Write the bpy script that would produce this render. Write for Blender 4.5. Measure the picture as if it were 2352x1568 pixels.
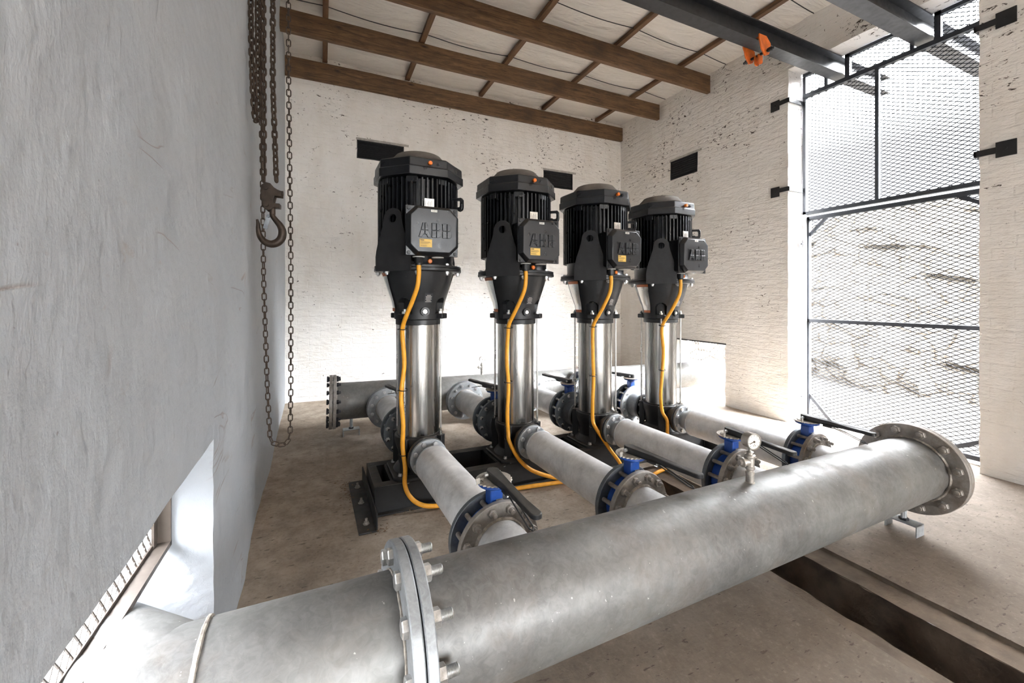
import bpy, bmesh, math, random
from mathutils import Vector, Matrix, noise
sc = bpy.context.scene
for o in list(bpy.data.objects): bpy.data.objects.remove(o)
COL = sc.collection
PI = math.pi
random.seed(7)

# ------------------------------------------------------------------ camera
cam = bpy.data.cameras.new('camera'); cam.sensor_width = 36.0; cam.lens = 36.0*945/2352
cam.shift_y = -100/2352; cam.clip_start = .02; cam.clip_end = 200
CO = bpy.data.objects.new('camera', cam); COL.objects.link(CO)
CO.location = (0, 0, 1.22); CO.rotation_euler = (PI/2, 0, -math.atan(436/945))
sc.camera = CO
# ------------------------------------------------------------------ world
w = bpy.data.worlds.new('world'); sc.world = w; w.use_nodes = True
bg = w.node_tree.nodes['Background']; bg.inputs[1].default_value = 1.0
# bright overcast sky: pale near the horizon, far brighter overhead
_g = w.node_tree.nodes.new('ShaderNodeNewGeometry'); _s = w.node_tree.nodes.new('ShaderNodeSeparateXYZ'); _r = w.node_tree.nodes.new('ShaderNodeValToRGB')
w.node_tree.links.new(_g.outputs['Incoming'], _s.inputs[0]); _m = w.node_tree.nodes.new('ShaderNodeMath'); _m.operation = 'MULTIPLY'; _m.inputs[1].default_value = -1
w.node_tree.links.new(_s.outputs[2], _m.inputs[0]); w.node_tree.links.new(_m.outputs[0], _r.inputs[0])
_a = w.node_tree.nodes.new('ShaderNodeMapRange'); _a.inputs[1].default_value = .3; _a.inputs[2].default_value = .9; _a.inputs[3].default_value = 1.; _a.inputs[4].default_value = 1.3  # sky raised behind the camera, added as fill

_d = w.node_tree.nodes.new('ShaderNodeVectorMath'); _d.operation = 'DOT_PRODUCT'; _d.inputs[1].default_value = (-.1, .995, 0)  # Incoming points back at the viewer
w.node_tree.links.new(_g.outputs['Incoming'], _d.inputs[0]); w.node_tree.links.new(_d.outputs['Value'], _a.inputs[0]); 
# added sky glow out of view, aimed through the gate at the back wall
_d2 = w.node_tree.nodes.new('ShaderNodeVectorMath'); _d2.operation = 'DOT_PRODUCT'; _d2.inputs[1].default_value = (-.50, .79, -.34)
_a2 = w.node_tree.nodes.new('ShaderNodeMapRange'); _a2.interpolation_type = 'SMOOTHSTEP'; _a2.inputs[1].default_value = .72; _a2.inputs[2].default_value = .95; _a2.inputs[3].default_value = 1.; _a2.inputs[4].default_value = 10
_p2 = w.node_tree.nodes.new('ShaderNodeMath'); _p2.operation = 'MULTIPLY'
w.node_tree.links.new(_g.outputs['Incoming'], _d2.inputs[0]); w.node_tree.links.new(_d2.outputs['Value'], _a2.inputs[0])
w.node_tree.links.new(_a.outputs[0], _p2.inputs[0]); w.node_tree.links.new(_a2.outputs[0], _p2.inputs[1]); w.node_tree.links.new(_p2.outputs[0], bg.inputs[1])
w.node_tree.links.new(_r.outputs[0], bg.inputs[0])
_e = _r.color_ramp.elements
while len(_e) < 4: _e.new(.5)
for _k, (_p, _c) in zip(_e, ((0., (.36, .375, .39)), (.27, (.75, .79, .83)), (.50, (14, 14.4, 15)), (1., (17, 17.9, 19.5)))): _k.position = _p; _k.color = (*_c, 1)
_sun = bpy.data.lights.new('rear_fill_sun', 'SUN'); _sun.energy = .3; _sun.angle = math.radians(40); _sun.color = (1, .95, .88)  # added low soft sun behind the camera, fill for the back wall
_so = bpy.data.objects.new('rear_fill_sun', _sun); COL.objects.link(_so); _so.rotation_euler = Vector((.16, .97, -.16)).to_track_quat('-Z', 'Y').to_euler()
def area(name, loc, rot, sx, sy, power=0, portal=False, color=(1, 1, 1)):
    l = bpy.data.lights.new(name, 'AREA'); l.shape = 'RECTANGLE'; l.size = sx; l.size_y = sy; l.energy = power; l.color = color
    if portal: l.cycles.is_portal = True
    o = bpy.data.objects.new(name, l); COL.objects.link(o); o.location = loc; o.rotation_euler = rot
    return o
area('gate_portal', (4.95, 2.01, 1.75), (0, PI/2, 0), 3.7, 1.4, portal=True)
area('low_opening_portal', (4.95, 3.82, .3), (0, PI/2, 0), .8, .78, portal=True)
area('left_opening_portal', (-.75, 1.04, .35), (0, -PI/2, 0), .9, 1.0, portal=True)
area('rear_fill_portal', (2.15, -7.3, 1.25), (-PI/2, 0, 0), 4.1, 3.0, portal=True)
# ------------------------------------------------------------------ colour management
sc.view_settings.view_transform = 'Standard'; sc.view_settings.look = 'None'
sc.view_settings.gamma = 1; sc.view_settings.use_curve_mapping = False
sc.view_settings.exposure = 2.1
try:
    sc.cycles.use_denoising = True; sc.cycles.max_bounces = 10; sc.cycles.diffuse_bounces = 8; sc.cycles.glossy_bounces = 4
    sc.cycles.sample_clamp_indirect = 6; sc.cycles.caustics_reflective = False; sc.cycles.caustics_refractive = False
except Exception: pass

# ================================================================== materials
class NT:
    def __init__(s, name, rough=.6, metal=0., col=(.5, .5, .5)):
        s.m = bpy.data.materials.new(name); s.m.use_nodes = True; s.t = s.m.node_tree; s.N = s.t.nodes
        s.b = s.N['Principled BSDF']; s.b.inputs['Roughness'].default_value = rough; s.b.inputs['Metallic'].default_value = metal
        s.b.inputs['Base Color'].default_value = (*col, 1)
        s.tc = s.N.new('ShaderNodeTexCoord').outputs['Object']
    def L(s, a, b): s.t.links.new(a, b)
    def val(s, x, i):
        if isinstance(x, (int, float)): i.default_value = x
        else: s.L(x, i)
    def mapping(s, scale=(1, 1, 1), loc=(0, 0, 0), src=None):
        n = s.N.new('ShaderNodeMapping'); n.inputs['Scale'].default_value = scale; n.inputs['Location'].default_value = loc
        s.L(src or s.tc, n.inputs[0]); return n.outputs[0]
    def noise(s, scale, detail=4, rough=.55, vec=None, dist=0):
        n = s.N.new('ShaderNodeTexNoise'); n.inputs['Scale'].default_value = scale; n.inputs['Detail'].default_value = detail
        n.inputs['Roughness'].default_value = rough; n.inputs['Distortion'].default_value = dist
        s.L(vec or s.tc, n.inputs['Vector']); return n.outputs['Fac']
    def vor(s, scale, vec=None, feature='F1', out='Distance'):
        n = s.N.new('ShaderNodeTexVoronoi'); n.feature = feature; n.inputs['Scale'].default_value = scale
        s.L(vec or s.tc, n.inputs['Vector']); return n.outputs[out]
    def ramp(s, f, stops, interp='LINEAR'):
        n = s.N.new('ShaderNodeValToRGB'); n.color_ramp.interpolation = interp; e = n.color_ramp.elements
        while len(e) < len(stops): e.new(.5)
        for k, (p, c) in zip(e, stops):
            k.position = p; k.color = (c, c, c, 1) if isinstance(c, (int, float)) else (*c, 1)
        s.L(f, n.inputs[0]); return n.outputs[0]
    def mix(s, f, a, b, mode='MIX'):
        n = s.N.new('ShaderNodeMix'); n.data_type = 'RGBA'; n.blend_type = mode
        s.val(f, n.inputs[0])
        for x, i in ((a, n.inputs[6]), (b, n.inputs[7])):
            if isinstance(x, tuple): i.default_value = (*x, 1)
            else: s.L(x, i)
        return n.outputs[2]
    def math(s, op, a, b=0.):
        n = s.N.new('ShaderNodeMath'); n.operation = op; s.val(a, n.inputs[0]); s.val(b, n.inputs[1]); return n.outputs[0]
    def bump(s, h, strength=.3, dist=.01, prev=None):
        n = s.N.new('ShaderNodeBump'); n.inputs['Strength'].default_value = strength; n.inputs['Distance'].default_value = dist
        s.L(h, n.inputs['Height'])
        if prev: s.L(prev, n.inputs['Normal'])
        return n.outputs[0]
    def base(s, c):
        if isinstance(c, tuple): s.b.inputs['Base Color'].default_value = (*c, 1)
        else: s.L(c, s.b.inputs['Base Color'])
    def normal(s, n): s.L(n, s.b.inputs['Normal'])
    def rough(s, r): s.val(r, s.b.inputs['Roughness'])

def sr(*c):
    return tuple(((x/255)/12.92 if x/255 <= .04045 else ((x/255+.055)/1.055)**2.4) for x in c)

def simple(name, col, rough=.6, metal=0., var=.15, scale=14, bump=.0):
    n = NT(name, rough, metal, col)
    f = n.noise(scale, 5)
    n.base(n.mix(n.ramp(f, [(.3, 0.), (.7, 1.)]), tuple(c*(1-var) for c in col), tuple(min(1, c*(1+var)) for c in col)))
    n.rough(n.ramp(n.noise(scale*2.3, 3), [(.3, max(0, rough-.08)), (.7, min(1, rough+.1))]))
    if bump: n.normal(n.bump(n.noise(scale*8, 4), bump, .004))
    return n.m

def brick_mat(name, axis, col=(.83, .805, .77), chips=1.0, bs=.5, bluish=0.):
    n = NT(name, .85)
    sep = n.N.new('ShaderNodeSeparateXYZ'); n.L(n.tc, sep.inputs[0])
    cmb = n.N.new('ShaderNodeCombineXYZ')
    n.L(sep.outputs['XY'.index(axis)], cmb.inputs[0]); n.L(sep.outputs[2], cmb.inputs[1])
    uv = cmb.outputs[0]
    # wobble
    wn = n.N.new('ShaderNodeTexNoise'); wn.inputs['Scale'].default_value = 2.6; n.L(n.tc, wn.inputs['Vector'])
    wob = n.N.new('ShaderNodeVectorMath'); wob.operation = 'SCALE'; n.L(wn.outputs['Color'], wob.inputs[0]); wob.inputs['Scale'].default_value = .05
    add = n.N.new('ShaderNodeVectorMath'); add.operation = 'ADD'; n.L(uv, add.inputs[0]); n.L(wob.outputs[0], add.inputs[1])
    br = n.N.new('ShaderNodeTexBrick'); n.L(add.outputs[0], br.inputs['Vector'])
    br.inputs['Scale'].default_value = 1; br.inputs['Brick Width'].default_value = .235; br.inputs['Row Height'].default_value = .085
    br.inputs['Mortar Size'].default_value = .009; br.inputs['Mortar Smooth'].default_value = .9
    br.inputs['Color1'].default_value = (1, 1, 1, 1); br.inputs['Color2'].default_value = (.75, .75, .75, 1); br.inputs['Mortar'].default_value = (0, 0, 0, 1)
    st = n.mapping((1.2, 1.2, 3.4))
    lump = n.noise(7, 5, .6, st)
    lump2 = n.noise(24, 4, .6, n.mapping((1, 1, 2)))
    fade = n.ramp(n.noise(1.3, 3), [(.3, .35), (.7, 1.)])
    h1 = n.math('MULTIPLY', br.outputs['Color'], fade)
    b1 = n.bump(h1, .3, .011)
    b2 = n.bump(lump, .6, .035, b1)
    b3 = n.bump(lump2, .35, .008, b2)
    # flaked paint chips
    cvec = n.mapping((1.0, 1.0, 1.9))
    c1 = n.noise(17, 6, .72, cvec, .6)
    c2 = n.noise(2.1, 3, .5)
    zz = n.math('MULTIPLY', n.math('SUBTRACT', sep.outputs[2], 1.6), .016*chips)
    s_ = n.math('ADD', n.math('ADD', c1, n.math('MULTIPLY', n.math('SUBTRACT', c2, .5), .28)), zz)
    th = .668 if chips > 0 else 2.
    chip = n.ramp(s_, [(max(0, min(.98, th-.012)), 0.), (min(.999, th), 1.)])
    stain = n.ramp(n.noise(3.2, 5, .65, n.mapping((1, 1, .45))), [(.45, 0.), (.8, 1.)])
    c_a = tuple(x*.93 for x in col); c_b = tuple(min(1, x*1.04) for x in col)
    c = n.mix(n.noise(5, 4), c_a, c_b)
    c = n.mix(n.math('MULTIPLY', stain, .3), c, sr(176, 160, 136))
    c = n.mix(chip, c, sr(72, 62, 52))
    n.base(c)
    n.normal(n.bump(n.math('SUBTRACT', 1., chip), .5, .004, b3))
    return n.m

def plaster_left():
    n = NT('left_wall_paint', .8)
    b1 = n.bump(n.noise(4, 3, .5, n.mapping((1, 1.2, 1.6))), .6, .03)
    b2 = n.bump(n.noise(15, 5, .65, n.mapping((1, 1.6, 1))), .6, .009, b1)
    b2 = n.bump(n.noise(70, 3, .6), .12, .003, b2)
    v = n.mapping((1, .55, 2.1))
    cr = n.noise(2.1, 3, .45, v, .9)
    crack = n.ramp(n.math('ABSOLUTE', n.math('SUBTRACT', cr, .5)), [(0.002, 1.), (.008, 0.)])
    msk = n.ramp(n.noise(3.4, 3), [(.54, 0.), (.62, 1.)])
    line = n.math('MULTIPLY', crack, msk)
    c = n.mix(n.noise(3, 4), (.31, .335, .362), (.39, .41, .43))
    c = n.mix(n.math('MULTIPLY', line, .5), c, sr(128, 108, 86))
    blot = n.ramp(n.noise(9, 5, .7, n.mapping((1, 1, 2), (4, 2, 1))), [(.64, 0.), (.72, 1.)])
    c = n.mix(n.math('MULTIPLY', blot, .35), c, sr(148, 134, 116))
    sp = n.ramp(n.noise(60, 3), [(.75, 0.), (.78, 1.)])
    c = n.mix(n.math('MULTIPLY', sp, .5), c, sr(90, 78, 64))
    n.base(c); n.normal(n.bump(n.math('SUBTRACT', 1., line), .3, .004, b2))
    return n.m

def concrete():
    n = NT('concrete_floor', .88)
    f1 = n.noise(1.3, 6, .6); f2 = n.noise(9, 6, .65); st = n.noise(14, 5, .65, n.mapping((.5, 2.2, 1)))
    c = n.mix(n.ramp(f1, [(.35, 0.), (.68, 1.)]), (.32, .255, .195), (.47, .395, .32))
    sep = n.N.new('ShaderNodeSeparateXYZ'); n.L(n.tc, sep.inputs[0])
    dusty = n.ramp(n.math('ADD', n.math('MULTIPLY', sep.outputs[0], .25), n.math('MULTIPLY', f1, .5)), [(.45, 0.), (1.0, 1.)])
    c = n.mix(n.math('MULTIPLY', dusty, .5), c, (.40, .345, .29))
    shade_dirt = n.ramp(n.math('ADD', n.math('ADD', n.math('MULTIPLY', sep.outputs[1], -.35), .6), n.math('MULTIPLY', f1, .7)), [(.15, 0.), (.62, 1.)])  # foreground shade painted into the floor colour, along with brown dirt
    c = n.mix(n.math('MULTIPLY', shade_dirt, .78), c, (.125, .097, .073))
    c = n.mix(n.ramp(f2, [(.32, .5), (.62, 0.)]), c, (.11, .083, .06))
    fine = n.noise(55, 5, .75)
    c = n.mix(n.ramp(fine, [(.36, .28), (.5, 0.)]), c, (.10, .078, .058))
    c = n.mix(n.ramp(fine, [(.56, 0.), (.7, .2)]), c, (.50, .44, .37))
    pits = n.ramp(n.noise(38, 4, .6, n.mapping((.55, 1.8, 1))), [(.635, 0.), (.67, 1.)])
    c = n.mix(n.math('MULTIPLY', pits, .75), c, (.075, .055, .04))
    n.base(c)
    n.normal(n.bump(n.math('SUBTRACT', f2, n.math('MULTIPLY', pits, .6)), .45, .008, n.bump(st, .35, .006)))
    return n.m

def galv(name, col=(.165, .162, .154), rough=.5, metal=.42, rust=.25, specks=.6, rustcol=(.22, .14, .085), sc_=1.):
    n = NT(name, rough, metal, col)
    cell = n.vor(46*sc_, None, 'F1', 'Color')
    big = n.noise(3.1*sc_, 5, .6, None, .6); mid = n.noise(11*sc_, 5, .6)
    dk = tuple(x*.66 for x in col); lt = tuple(min(1, x*1.22) for x in col)
    c = n.mix(n.ramp(big, [(.33, 0.), (.66, 1.)]), dk, lt)
    fib = n.noise(34*sc_, 5, .7, n.mapping((1, 1, 1), (2, 1, 4)), 1.5)
    c = n.mix(n.ramp(fib, [(.40, 0.), (.62, .22)]), c, tuple(min(1, x*1.9) for x in col))
    c = n.mix(n.ramp(mid, [(.30, .35), (.5, 0.)]), c, tuple(x*.5 for x in col))
    bw = n.N.new('ShaderNodeRGBToBW'); n.L(cell, bw.inputs[0])
    c = n.mix(n.math('MULTIPLY', bw.outputs[0], .05), c, (.75, .76, .77))
    r = n.ramp(n.noise(4.4*sc_, 6, .68, n.mapping((1, 1, 1), (3, 5, 7))), [(.5, 0.), (.75, 1.)])
    c = n.mix(n.math('MULTIPLY', r, rust), c, rustcol)
    sp = n.ramp(n.noise(70, 2, .5), [(.73, 0.), (.76, 1.)])
    c = n.mix(n.math('MULTIPLY', sp, specks*.6), c, (.85, .82, .76))
    n.base(c)
    n.rough(n.math('ADD', n.ramp(mid, [(.3, rough-.1), (.7, rough+.12)]), n.math('MULTIPLY', r, .25)))
    n.normal(n.bump(mid, .08, .01, n.bump(n.noise(120, 2), .05, .002)))
    return n.m

def wood_mat():
    n = NT('roof_timber', .7)
    v = n.mapping((1, 9, 9))
    g = n.noise(4, 6, .7, v, .9)
    k = n.vor(1.6, n.mapping((1, 3, 3)))
    c = n.mix(n.ramp(g, [(.3, 0.), (.7, 1.)]), sr(46, 32, 21), sr(128, 97, 66))
    c = n.mix(n.ramp(k, [(.02, 1.), (.09, 0.)]), c, sr(45, 30, 20))
    c = n.mix(n.ramp(n.noise(2.2, 5, .7), [(.5, 0.), (.75, .8)]), c, sr(58, 42, 30))
    n.base(c); n.normal(n.bump(g, .3, .004)); return n.m

def batten_mat():
    n = NT('batten_timber', .7)
    g = n.noise(5, 6, .7, n.mapping((9, 1, 9)), .8)
    n.base(n.mix(n.ramp(g, [(.3, 0.), (.7, 1.)]), sr(72, 50, 34), sr(120, 90, 62))); n.normal(n.bump(g, .3, .003)); return n.m

def lining_mat():
    n = NT('roof_lining_sheet', .55)
    f = n.noise(1.6, 4, .6, n.mapping((.6, 2.5, 1)), 1.2); g = n.noise(9, 4, .6, n.mapping((1, 3, 1)))
    n.base(n.mix(f, (.70, .665, .61), (.82, .79, .745)))
    n.normal(n.bump(g, .4, .015, n.bump(f, .9, .07))); return n.m

def stainless():
    n = NT('polished_stainless_sleeve', .3, 1., (.62, .60, .57))
    g = n.noise(60, 2, .5, n.mapping((1, 1, .03)))
    sm = n.noise(7, 5, .65)
    n.base(n.mix(n.ramp(sm, [(.4, 0.), (.75, .5)]), (.36, .35, .33), (.24, .228, .212)))
    n.rough(n.ramp(g, [(.3, .2), (.7, .33)])); return n.m

def black_paint(name, rough=.42, dust=.25, col=(.006, .0065, .0075), dustcol=(.18, .15, .12)):
    n = NT(name, rough, 0., col)
    geo = n.N.new('ShaderNodeNewGeometry'); sp = n.N.new('ShaderNodeSeparateXYZ'); n.L(geo.outputs['Normal'], sp.inputs[0])
    up = n.ramp(sp.outputs[2], [(.35, 0.), (.95, 1.)])
    d = n.math('MULTIPLY', up, n.ramp(n.noise(12, 5, .65), [(.35, .25*dust), (.7, dust*1.6)]))
    c = n.mix(n.ramp(n.noise(16, 4), [(.4, 0.), (.7, 1.)]), col, tuple(x*1.7 for x in col))
    c = n.mix(d, c, dustcol)
    sk = n.ramp(n.noise(85, 2), [(.745, 0.), (.77, .6)])
    c = n.mix(n.math('MULTIPLY', sk, dust), c, (.4, .36, .3))
    n.base(c); n.rough(n.math('ADD', n.math('MULTIPLY', d, .5), n.ramp(n.noise(20, 3), [(.3, rough-.05), (.7, rough+.12)])))
    n.normal(n.bump(n.noise(150, 3), .12, .002)); return n.m

def rust_chain():
    n = NT('rusty_chain_steel', .75, .25)
    n.base(n.mix(n.noise(30, 5, .7), (.014, .009, .006), (.060, .036, .020))); n.normal(n.bump(n.noise(90, 3), .4, .002)); return n.m

def stone_bank():
    n = NT('pale_rock', .95); n.b.inputs['Specular IOR Level'].default_value = 0
    f = n.noise(1.4, 8, .7, None, .8); e = n.vor(2.6, n.mapping((1, 1, 1.5)), 'DISTANCE_TO_EDGE')
    c = n.mix(f, (.031, .026, .020), (.070, .066, .059))
    c = n.mix(n.ramp(e, [(.0, .9), (.07, 0.)]), c, (.009, .007, .005))
    c = n.mix(n.ramp(n.noise(7, 7, .8), [(.52, 0.), (.62, .85)]), c, (.016, .012, .008))
    n.base(c); n.normal(n.bump(f, .8, .06)); return n.m

M = dict(
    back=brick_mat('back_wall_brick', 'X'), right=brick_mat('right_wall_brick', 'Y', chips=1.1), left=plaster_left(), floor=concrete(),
    galv=galv('galvanised_header'), galv2=galv('galvanised_branch', (.74, .745, .75), .48, .22, .12),
    fl=galv('galvanised_flange', (.36, .38, .395), .5, .45, .2), flr=galv('rust_stained_flange', (.30, .275, .25), .6, .5, .7, .3, (.14, .085, .045)),
    fld=galv('dark_flange', (.13, .145, .16), .5, .6, .2, .2), bolt=galv('zinc_bolt', (.55, .55, .54), .35, .85, .25, .2, sc_=4), boltr=galv('weathered_bolt', (.33, .30, .27), .5, .65, .6, .2, (.13, .08, .045), sc_=4),
    bright=galv('bright_bolt', (.75, .74, .71), .28, .9, .05, .1, sc_=4), boltd=simple('dark_nut', (.04, .04, .045), .45, .5),
    weld=simple('weld_bead', (.42, .38, .33), .55, .5, .4, 60, .5),
    black=black_paint('black_cast_iron'), letter=simple('black_gloss_lettering', (.011, .012, .014), .3, 0, .1), motor=black_paint('black_motor_enamel', .31, .3, (.0055, .006, .0075)), dusty=simple('dusty_grey_enamel', (.115, .10, .085), .75, 0, .35, 9), blackp=black_paint('black_satin_plate', .5, .1, (.009, .009, .010)),
    frame=black_paint('dusty_black_frame', .5, .5, (.006, .006, .0065), (.10, .088, .075)), gate=simple('gate_steel', (.030, .034, .042), .5, .3), strap=simple('black_strap', (.008, .008, .009), .6),
    girder=black_paint('girder_paint', .42, .12, (.006, .0065, .008), (.03, .028, .025)), steel=stainless(), rod=galv('stay_rod_steel', (.55, .53, .50), .3, .9, .05, 0),
    blue=simple('blue_enamel', (.012, .075, .36), .35, 0, .25, 20), orange=simple('orange_paint', (.62, .13, .012), .42, 0, .3, 14), plug=simple('orange_plastic', (.72, .17, .015), .4),
    cable=simple('yellow_cable_sheath', (.80, .36, .025), .45, 0, .12, 30), tie=simple('black_cable_tie', (.006, .006, .006), .4),
    wood=wood_mat(), batten=batten_mat(), lining=lining_mat(), wire=simple('lining_strap', (.02, .02, .02), .6), chain=rust_chain(),
    hook=simple('worn_hook_steel', (.040, .028, .020), .5, .6, .5, 25, .2), rock=stone_bank(), ground=simple('pale_gravel', (.045, .041, .036), .95, 0, .3, 12, .6),
    vent=simple('black_vent_slat', (.010, .010, .011), .6), lintel=simple('vent_lintel', (.36, .34, .31), .9, 0, .25, 20, .4),
    white=simple('white_label', (.72, .71, .67), .5, 0, .05), yellow=simple('yellow_warning_label', (.66, .43, .09), .5, 0, .08, 40), ink=simple('label_print', (.08, .05, .03), .6), inkl=simple('pale_plate_print', (.5, .48, .45), .5),
    silver=simple('aluminium_nameplate', (.52, .50, .46), .35, .7, .15, 30), guard=simple('coupling_guard_steel', (.62, .60, .56), .2, 1., .1, 9), gtab=simple('orange_brown_guard_tab', (.42, .12, .04), .5, 0, .3, 20),
    dial=simple('gauge_dial_face', (.74, .72, .67), .4, 0, .04), fitting=galv('dull_pipe_fitting', (.46, .43, .39), .42, .75, .15, .1), index=galv('notched_index_plate', (.52, .48, .42), .5, .4, .35, .2, (.2, .14, .09)),
    lever=black_paint('black_lever_paint', .36, .35, (.009, .009, .010), (.13, .12, .105)), duct=simple('trench_concrete', (.085, .060, .042), .95, 0, .6, 7, 1.),
    lip=simple('trench_edge_concrete', (.15, .115, .085), .95, 0, .35, 10, .8), ang=simple('brown_grey_angle', (.11, .09, .075), .4, .4, .2), leaf=simple('dead_leaf', (.16, .09, .045), .8, 0, .5, 30),
    rubber=simple('black_gasket', (.008, .008, .009), .6), glass=None)

M['ground'].node_tree.nodes['Principled BSDF'].inputs['Specular IOR Level'].default_value = 0
# ================================================================== mesh helpers
class MB:
    def __init__(s): s.v = []; s.f = []
    def add(s, vs, fs):
        o = len(s.v); s.v += [tuple(v) for v in vs]; s.f += [tuple(i+o for i in f) for f in fs]; return s
    def box(s, x0, x1, y0, y1, z0, z1):
        return s.add([(x, y, z) for z in (z0, z1) for y in (y0, y1) for x in (x0, x1)], [(0, 2, 3, 1), (4, 5, 7, 6), (0, 1, 5, 4), (2, 6, 7, 3), (0, 4, 6, 2), (1, 3, 7, 5)])
    def obox(s, c, size, R):
        sx, sy, sz = (q/2 for q in size); c = Vector(c)
        return s.add([c + R @ Vector((x, y, z)) for z in (-sz, sz) for y in (-sy, sy) for x in (-sx, sx)], [(0, 2, 3, 1), (4, 5, 7, 6), (0, 1, 5, 4), (2, 6, 7, 3), (0, 4, 6, 2), (1, 3, 7, 5)])
    def bar(s, p0, p1, w, h=None, up=(0, 0, 1)):
        p0, p1 = Vector(p0), Vector(p1); d = (p1-p0); L = d.length; d.normalize(); h = h or w
        u = Vector(up); x = d.cross(u)
        if x.length < 1e-4: x = d.cross(Vector((1, 0, 0)))
        x.normalize(); z = x.cross(d); R = Matrix((x, d, z)).transposed()
        return s.obox((p0+p1)/2, (w, L, h), R)
    def lathe(s, prof, p0=(0, 0, 0), ax=(0, 0, 1), n=40, cap=True, ph=0.):
        a = Vector(ax).normalized(); x = a.orthogonal().normalized(); y = a.cross(x); p0 = Vector(p0); vs = []; fs = []
        for r, h in prof:
            for i in range(n):
                t = 2*PI*i/n+ph; vs.append(p0+a*h+x*(r*math.cos(t))+y*(r*math.sin(t)))
        m = len(prof)
        for j in range(m-1):
            for i in range(n):
                k = (i+1) % n; fs.append((j*n+i, j*n+k, (j+1)*n+k, (j+1)*n+i))
        if cap: fs.append(tuple(range(n))[::-1]); fs.append(tuple((m-1)*n+i for i in range(n)))
        return s.add(vs, fs)
    def cyl(s, p0, p1, r, r1=None, n=24, ph=0.):
        d = Vector(p1)-Vector(p0)
        return s.lathe([(r, 0), (r if r1 is None else r1, d.length)], p0, d, n, True, ph)
    def tube(s, pts, r, n=10, closed=False):
        P = [Vector(p) for p in pts]; m = len(P); vs = []; fs = []; prev = None
        for i, p in enumerate(P):
            if closed: d = P[(i+1) % m]-P[i-1]
            else: d = P[min(i+1, m-1)]-P[max(i-1, 0)]
            d.normalize()
            x = (prev - d*prev.dot(d)) if prev is not None else d.orthogonal()
            x.normalize(); prev = x; y = d.cross(x)
            rr = r[i] if isinstance(r, (list, tuple)) else r
            vs += [p+x*rr*math.cos(2*PI*k/n)+y*rr*math.sin(2*PI*k/n) for k in range(n)]
        for i in range(m if closed else m-1):
            j = (i+1) % m
            for k in range(n): fs.append((i*n+k, i*n+(k+1) % n, j*n+(k+1) % n, j*n+k))
        if not closed: fs.append(tuple(range(n))[::-1]); fs.append(tuple((m-1)*n+k for k in range(n)))
        return s.add(vs, fs)
    def prism(s, poly, a, b, fr=None):
        # poly in (u,v); extruded along w from a to b ; fr(u,v,w)->xyz
        fr = fr or (lambda u, v, w: (u, v, w)); n = len(poly)
        vs = [fr(u, v, a) for u, v in poly]+[fr(u, v, b) for u, v in poly]
        return s.add(vs, [tuple(range(n))[::-1], tuple(range(n, 2*n))]+[(i, (i+1) % n, n+(i+1) % n, n+i) for i in range(n)])
    def ring(s, p0, p1, ri, ro, n=40):
        a = (Vector(p1)-Vector(p0)); L = a.length; a.normalize(); x = a.orthogonal().normalized(); y = a.cross(x); p0 = Vector(p0); vs = []
        for r, h in ((ri, 0), (ro, 0), (ro, L), (ri, L)):
            for i in range(n): t = 2*PI*i/n; vs.append(p0+a*h+x*r*math.cos(t)+y*r*math.sin(t))
        fs = []
        for j in range(4):
            for i in range(n): k = (i+1) % n; jj = (j+1) % 4; fs.append((j*n+i, j*n+k, jj*n+k, jj*n+i))
        return s.add(vs, fs)
    def mesh(s, name, mat, sm=True, ang=34):
        me = bpy.data.meshes.new(name); me.from_pydata([tuple(v) for v in s.v], [], s.f)
        bm = bmesh.new(); bm.from_mesh(me); bmesh.ops.recalc_face_normals(bm, faces=bm.faces)
        if sm:
            for f in bm.faces: f.smooth = True
            ca = math.radians(ang)
            for e in bm.edges:
                if len(e.link_faces) == 2 and e.calc_face_angle(0) > ca: e.smooth = False
        bm.to_mesh(me); bm.free(); me.materials.append(M[mat] if isinstance(mat, str) else mat); return me

def put(name, me, parent=None, loc=(0, 0, 0), rot=(0, 0, 0), label=None):
    o = bpy.data.objects.new(name, me); COL.objects.link(o); o.parent = parent; o.location = loc; o.rotation_euler = rot
    if label: o['label'] = label
    return o
def part(name, mb, mat, parent, label=None, world=False, sm=True, bev=0, ang=34):
    if world:
        p = parent; off = Vector((0, 0, 0))
        while p: off += p.location; p = p.parent
        mb.v = [tuple(Vector(v)-off) for v in mb.v]
    o = put(name, mb.mesh(name, mat, sm, ang), parent, label=label)
    if bev:
        m = o.modifiers.new('bevel', 'BEVEL'); m.width = bev; m.segments = 2; m.limit_method = 'ANGLE'; m.angle_limit = math.radians(40)
    return o
def tag(o, label, cat, group=None, kind=None):
    o['label'] = label; o['category'] = cat
    if group: o['group'] = group
    if kind: o['kind'] = kind
    return o
def thing(name, label, cat, loc=(0, 0, 0), rz=0., group=None):
    o = bpy.data.objects.new(name, None); COL.objects.link(o); o.location = loc; o.rotation_euler = (0, 0, rz); o.empty_display_size = .1
    return tag(o, label, cat, group)
def solo(name, mb, mat, label, cat, group=None, bev=0, sm=True):
    xs, ys, zs = zip(*mb.v); c = Vector(((min(xs)+max(xs))/2, (min(ys)+max(ys))/2, min(zs)))
    mb.v = [tuple(Vector(v)-c) for v in mb.v]
    o = part(name, mb, mat, None, sm=sm, bev=bev); o.location = c
    return tag(o, label, cat, group)
def struct(name, mb, mat, sm=True, label=None):
    o = part(name, mb, mat, None, sm=sm, ang=55); o['kind'] = 'structure'
    if label: o['label'] = label
    return o
def copy_tree(o, parent=None):
    c = o.copy(); COL.objects.link(c); c.parent = parent
    for ch in list(o.children): copy_tree(ch, c)
    return c
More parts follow.
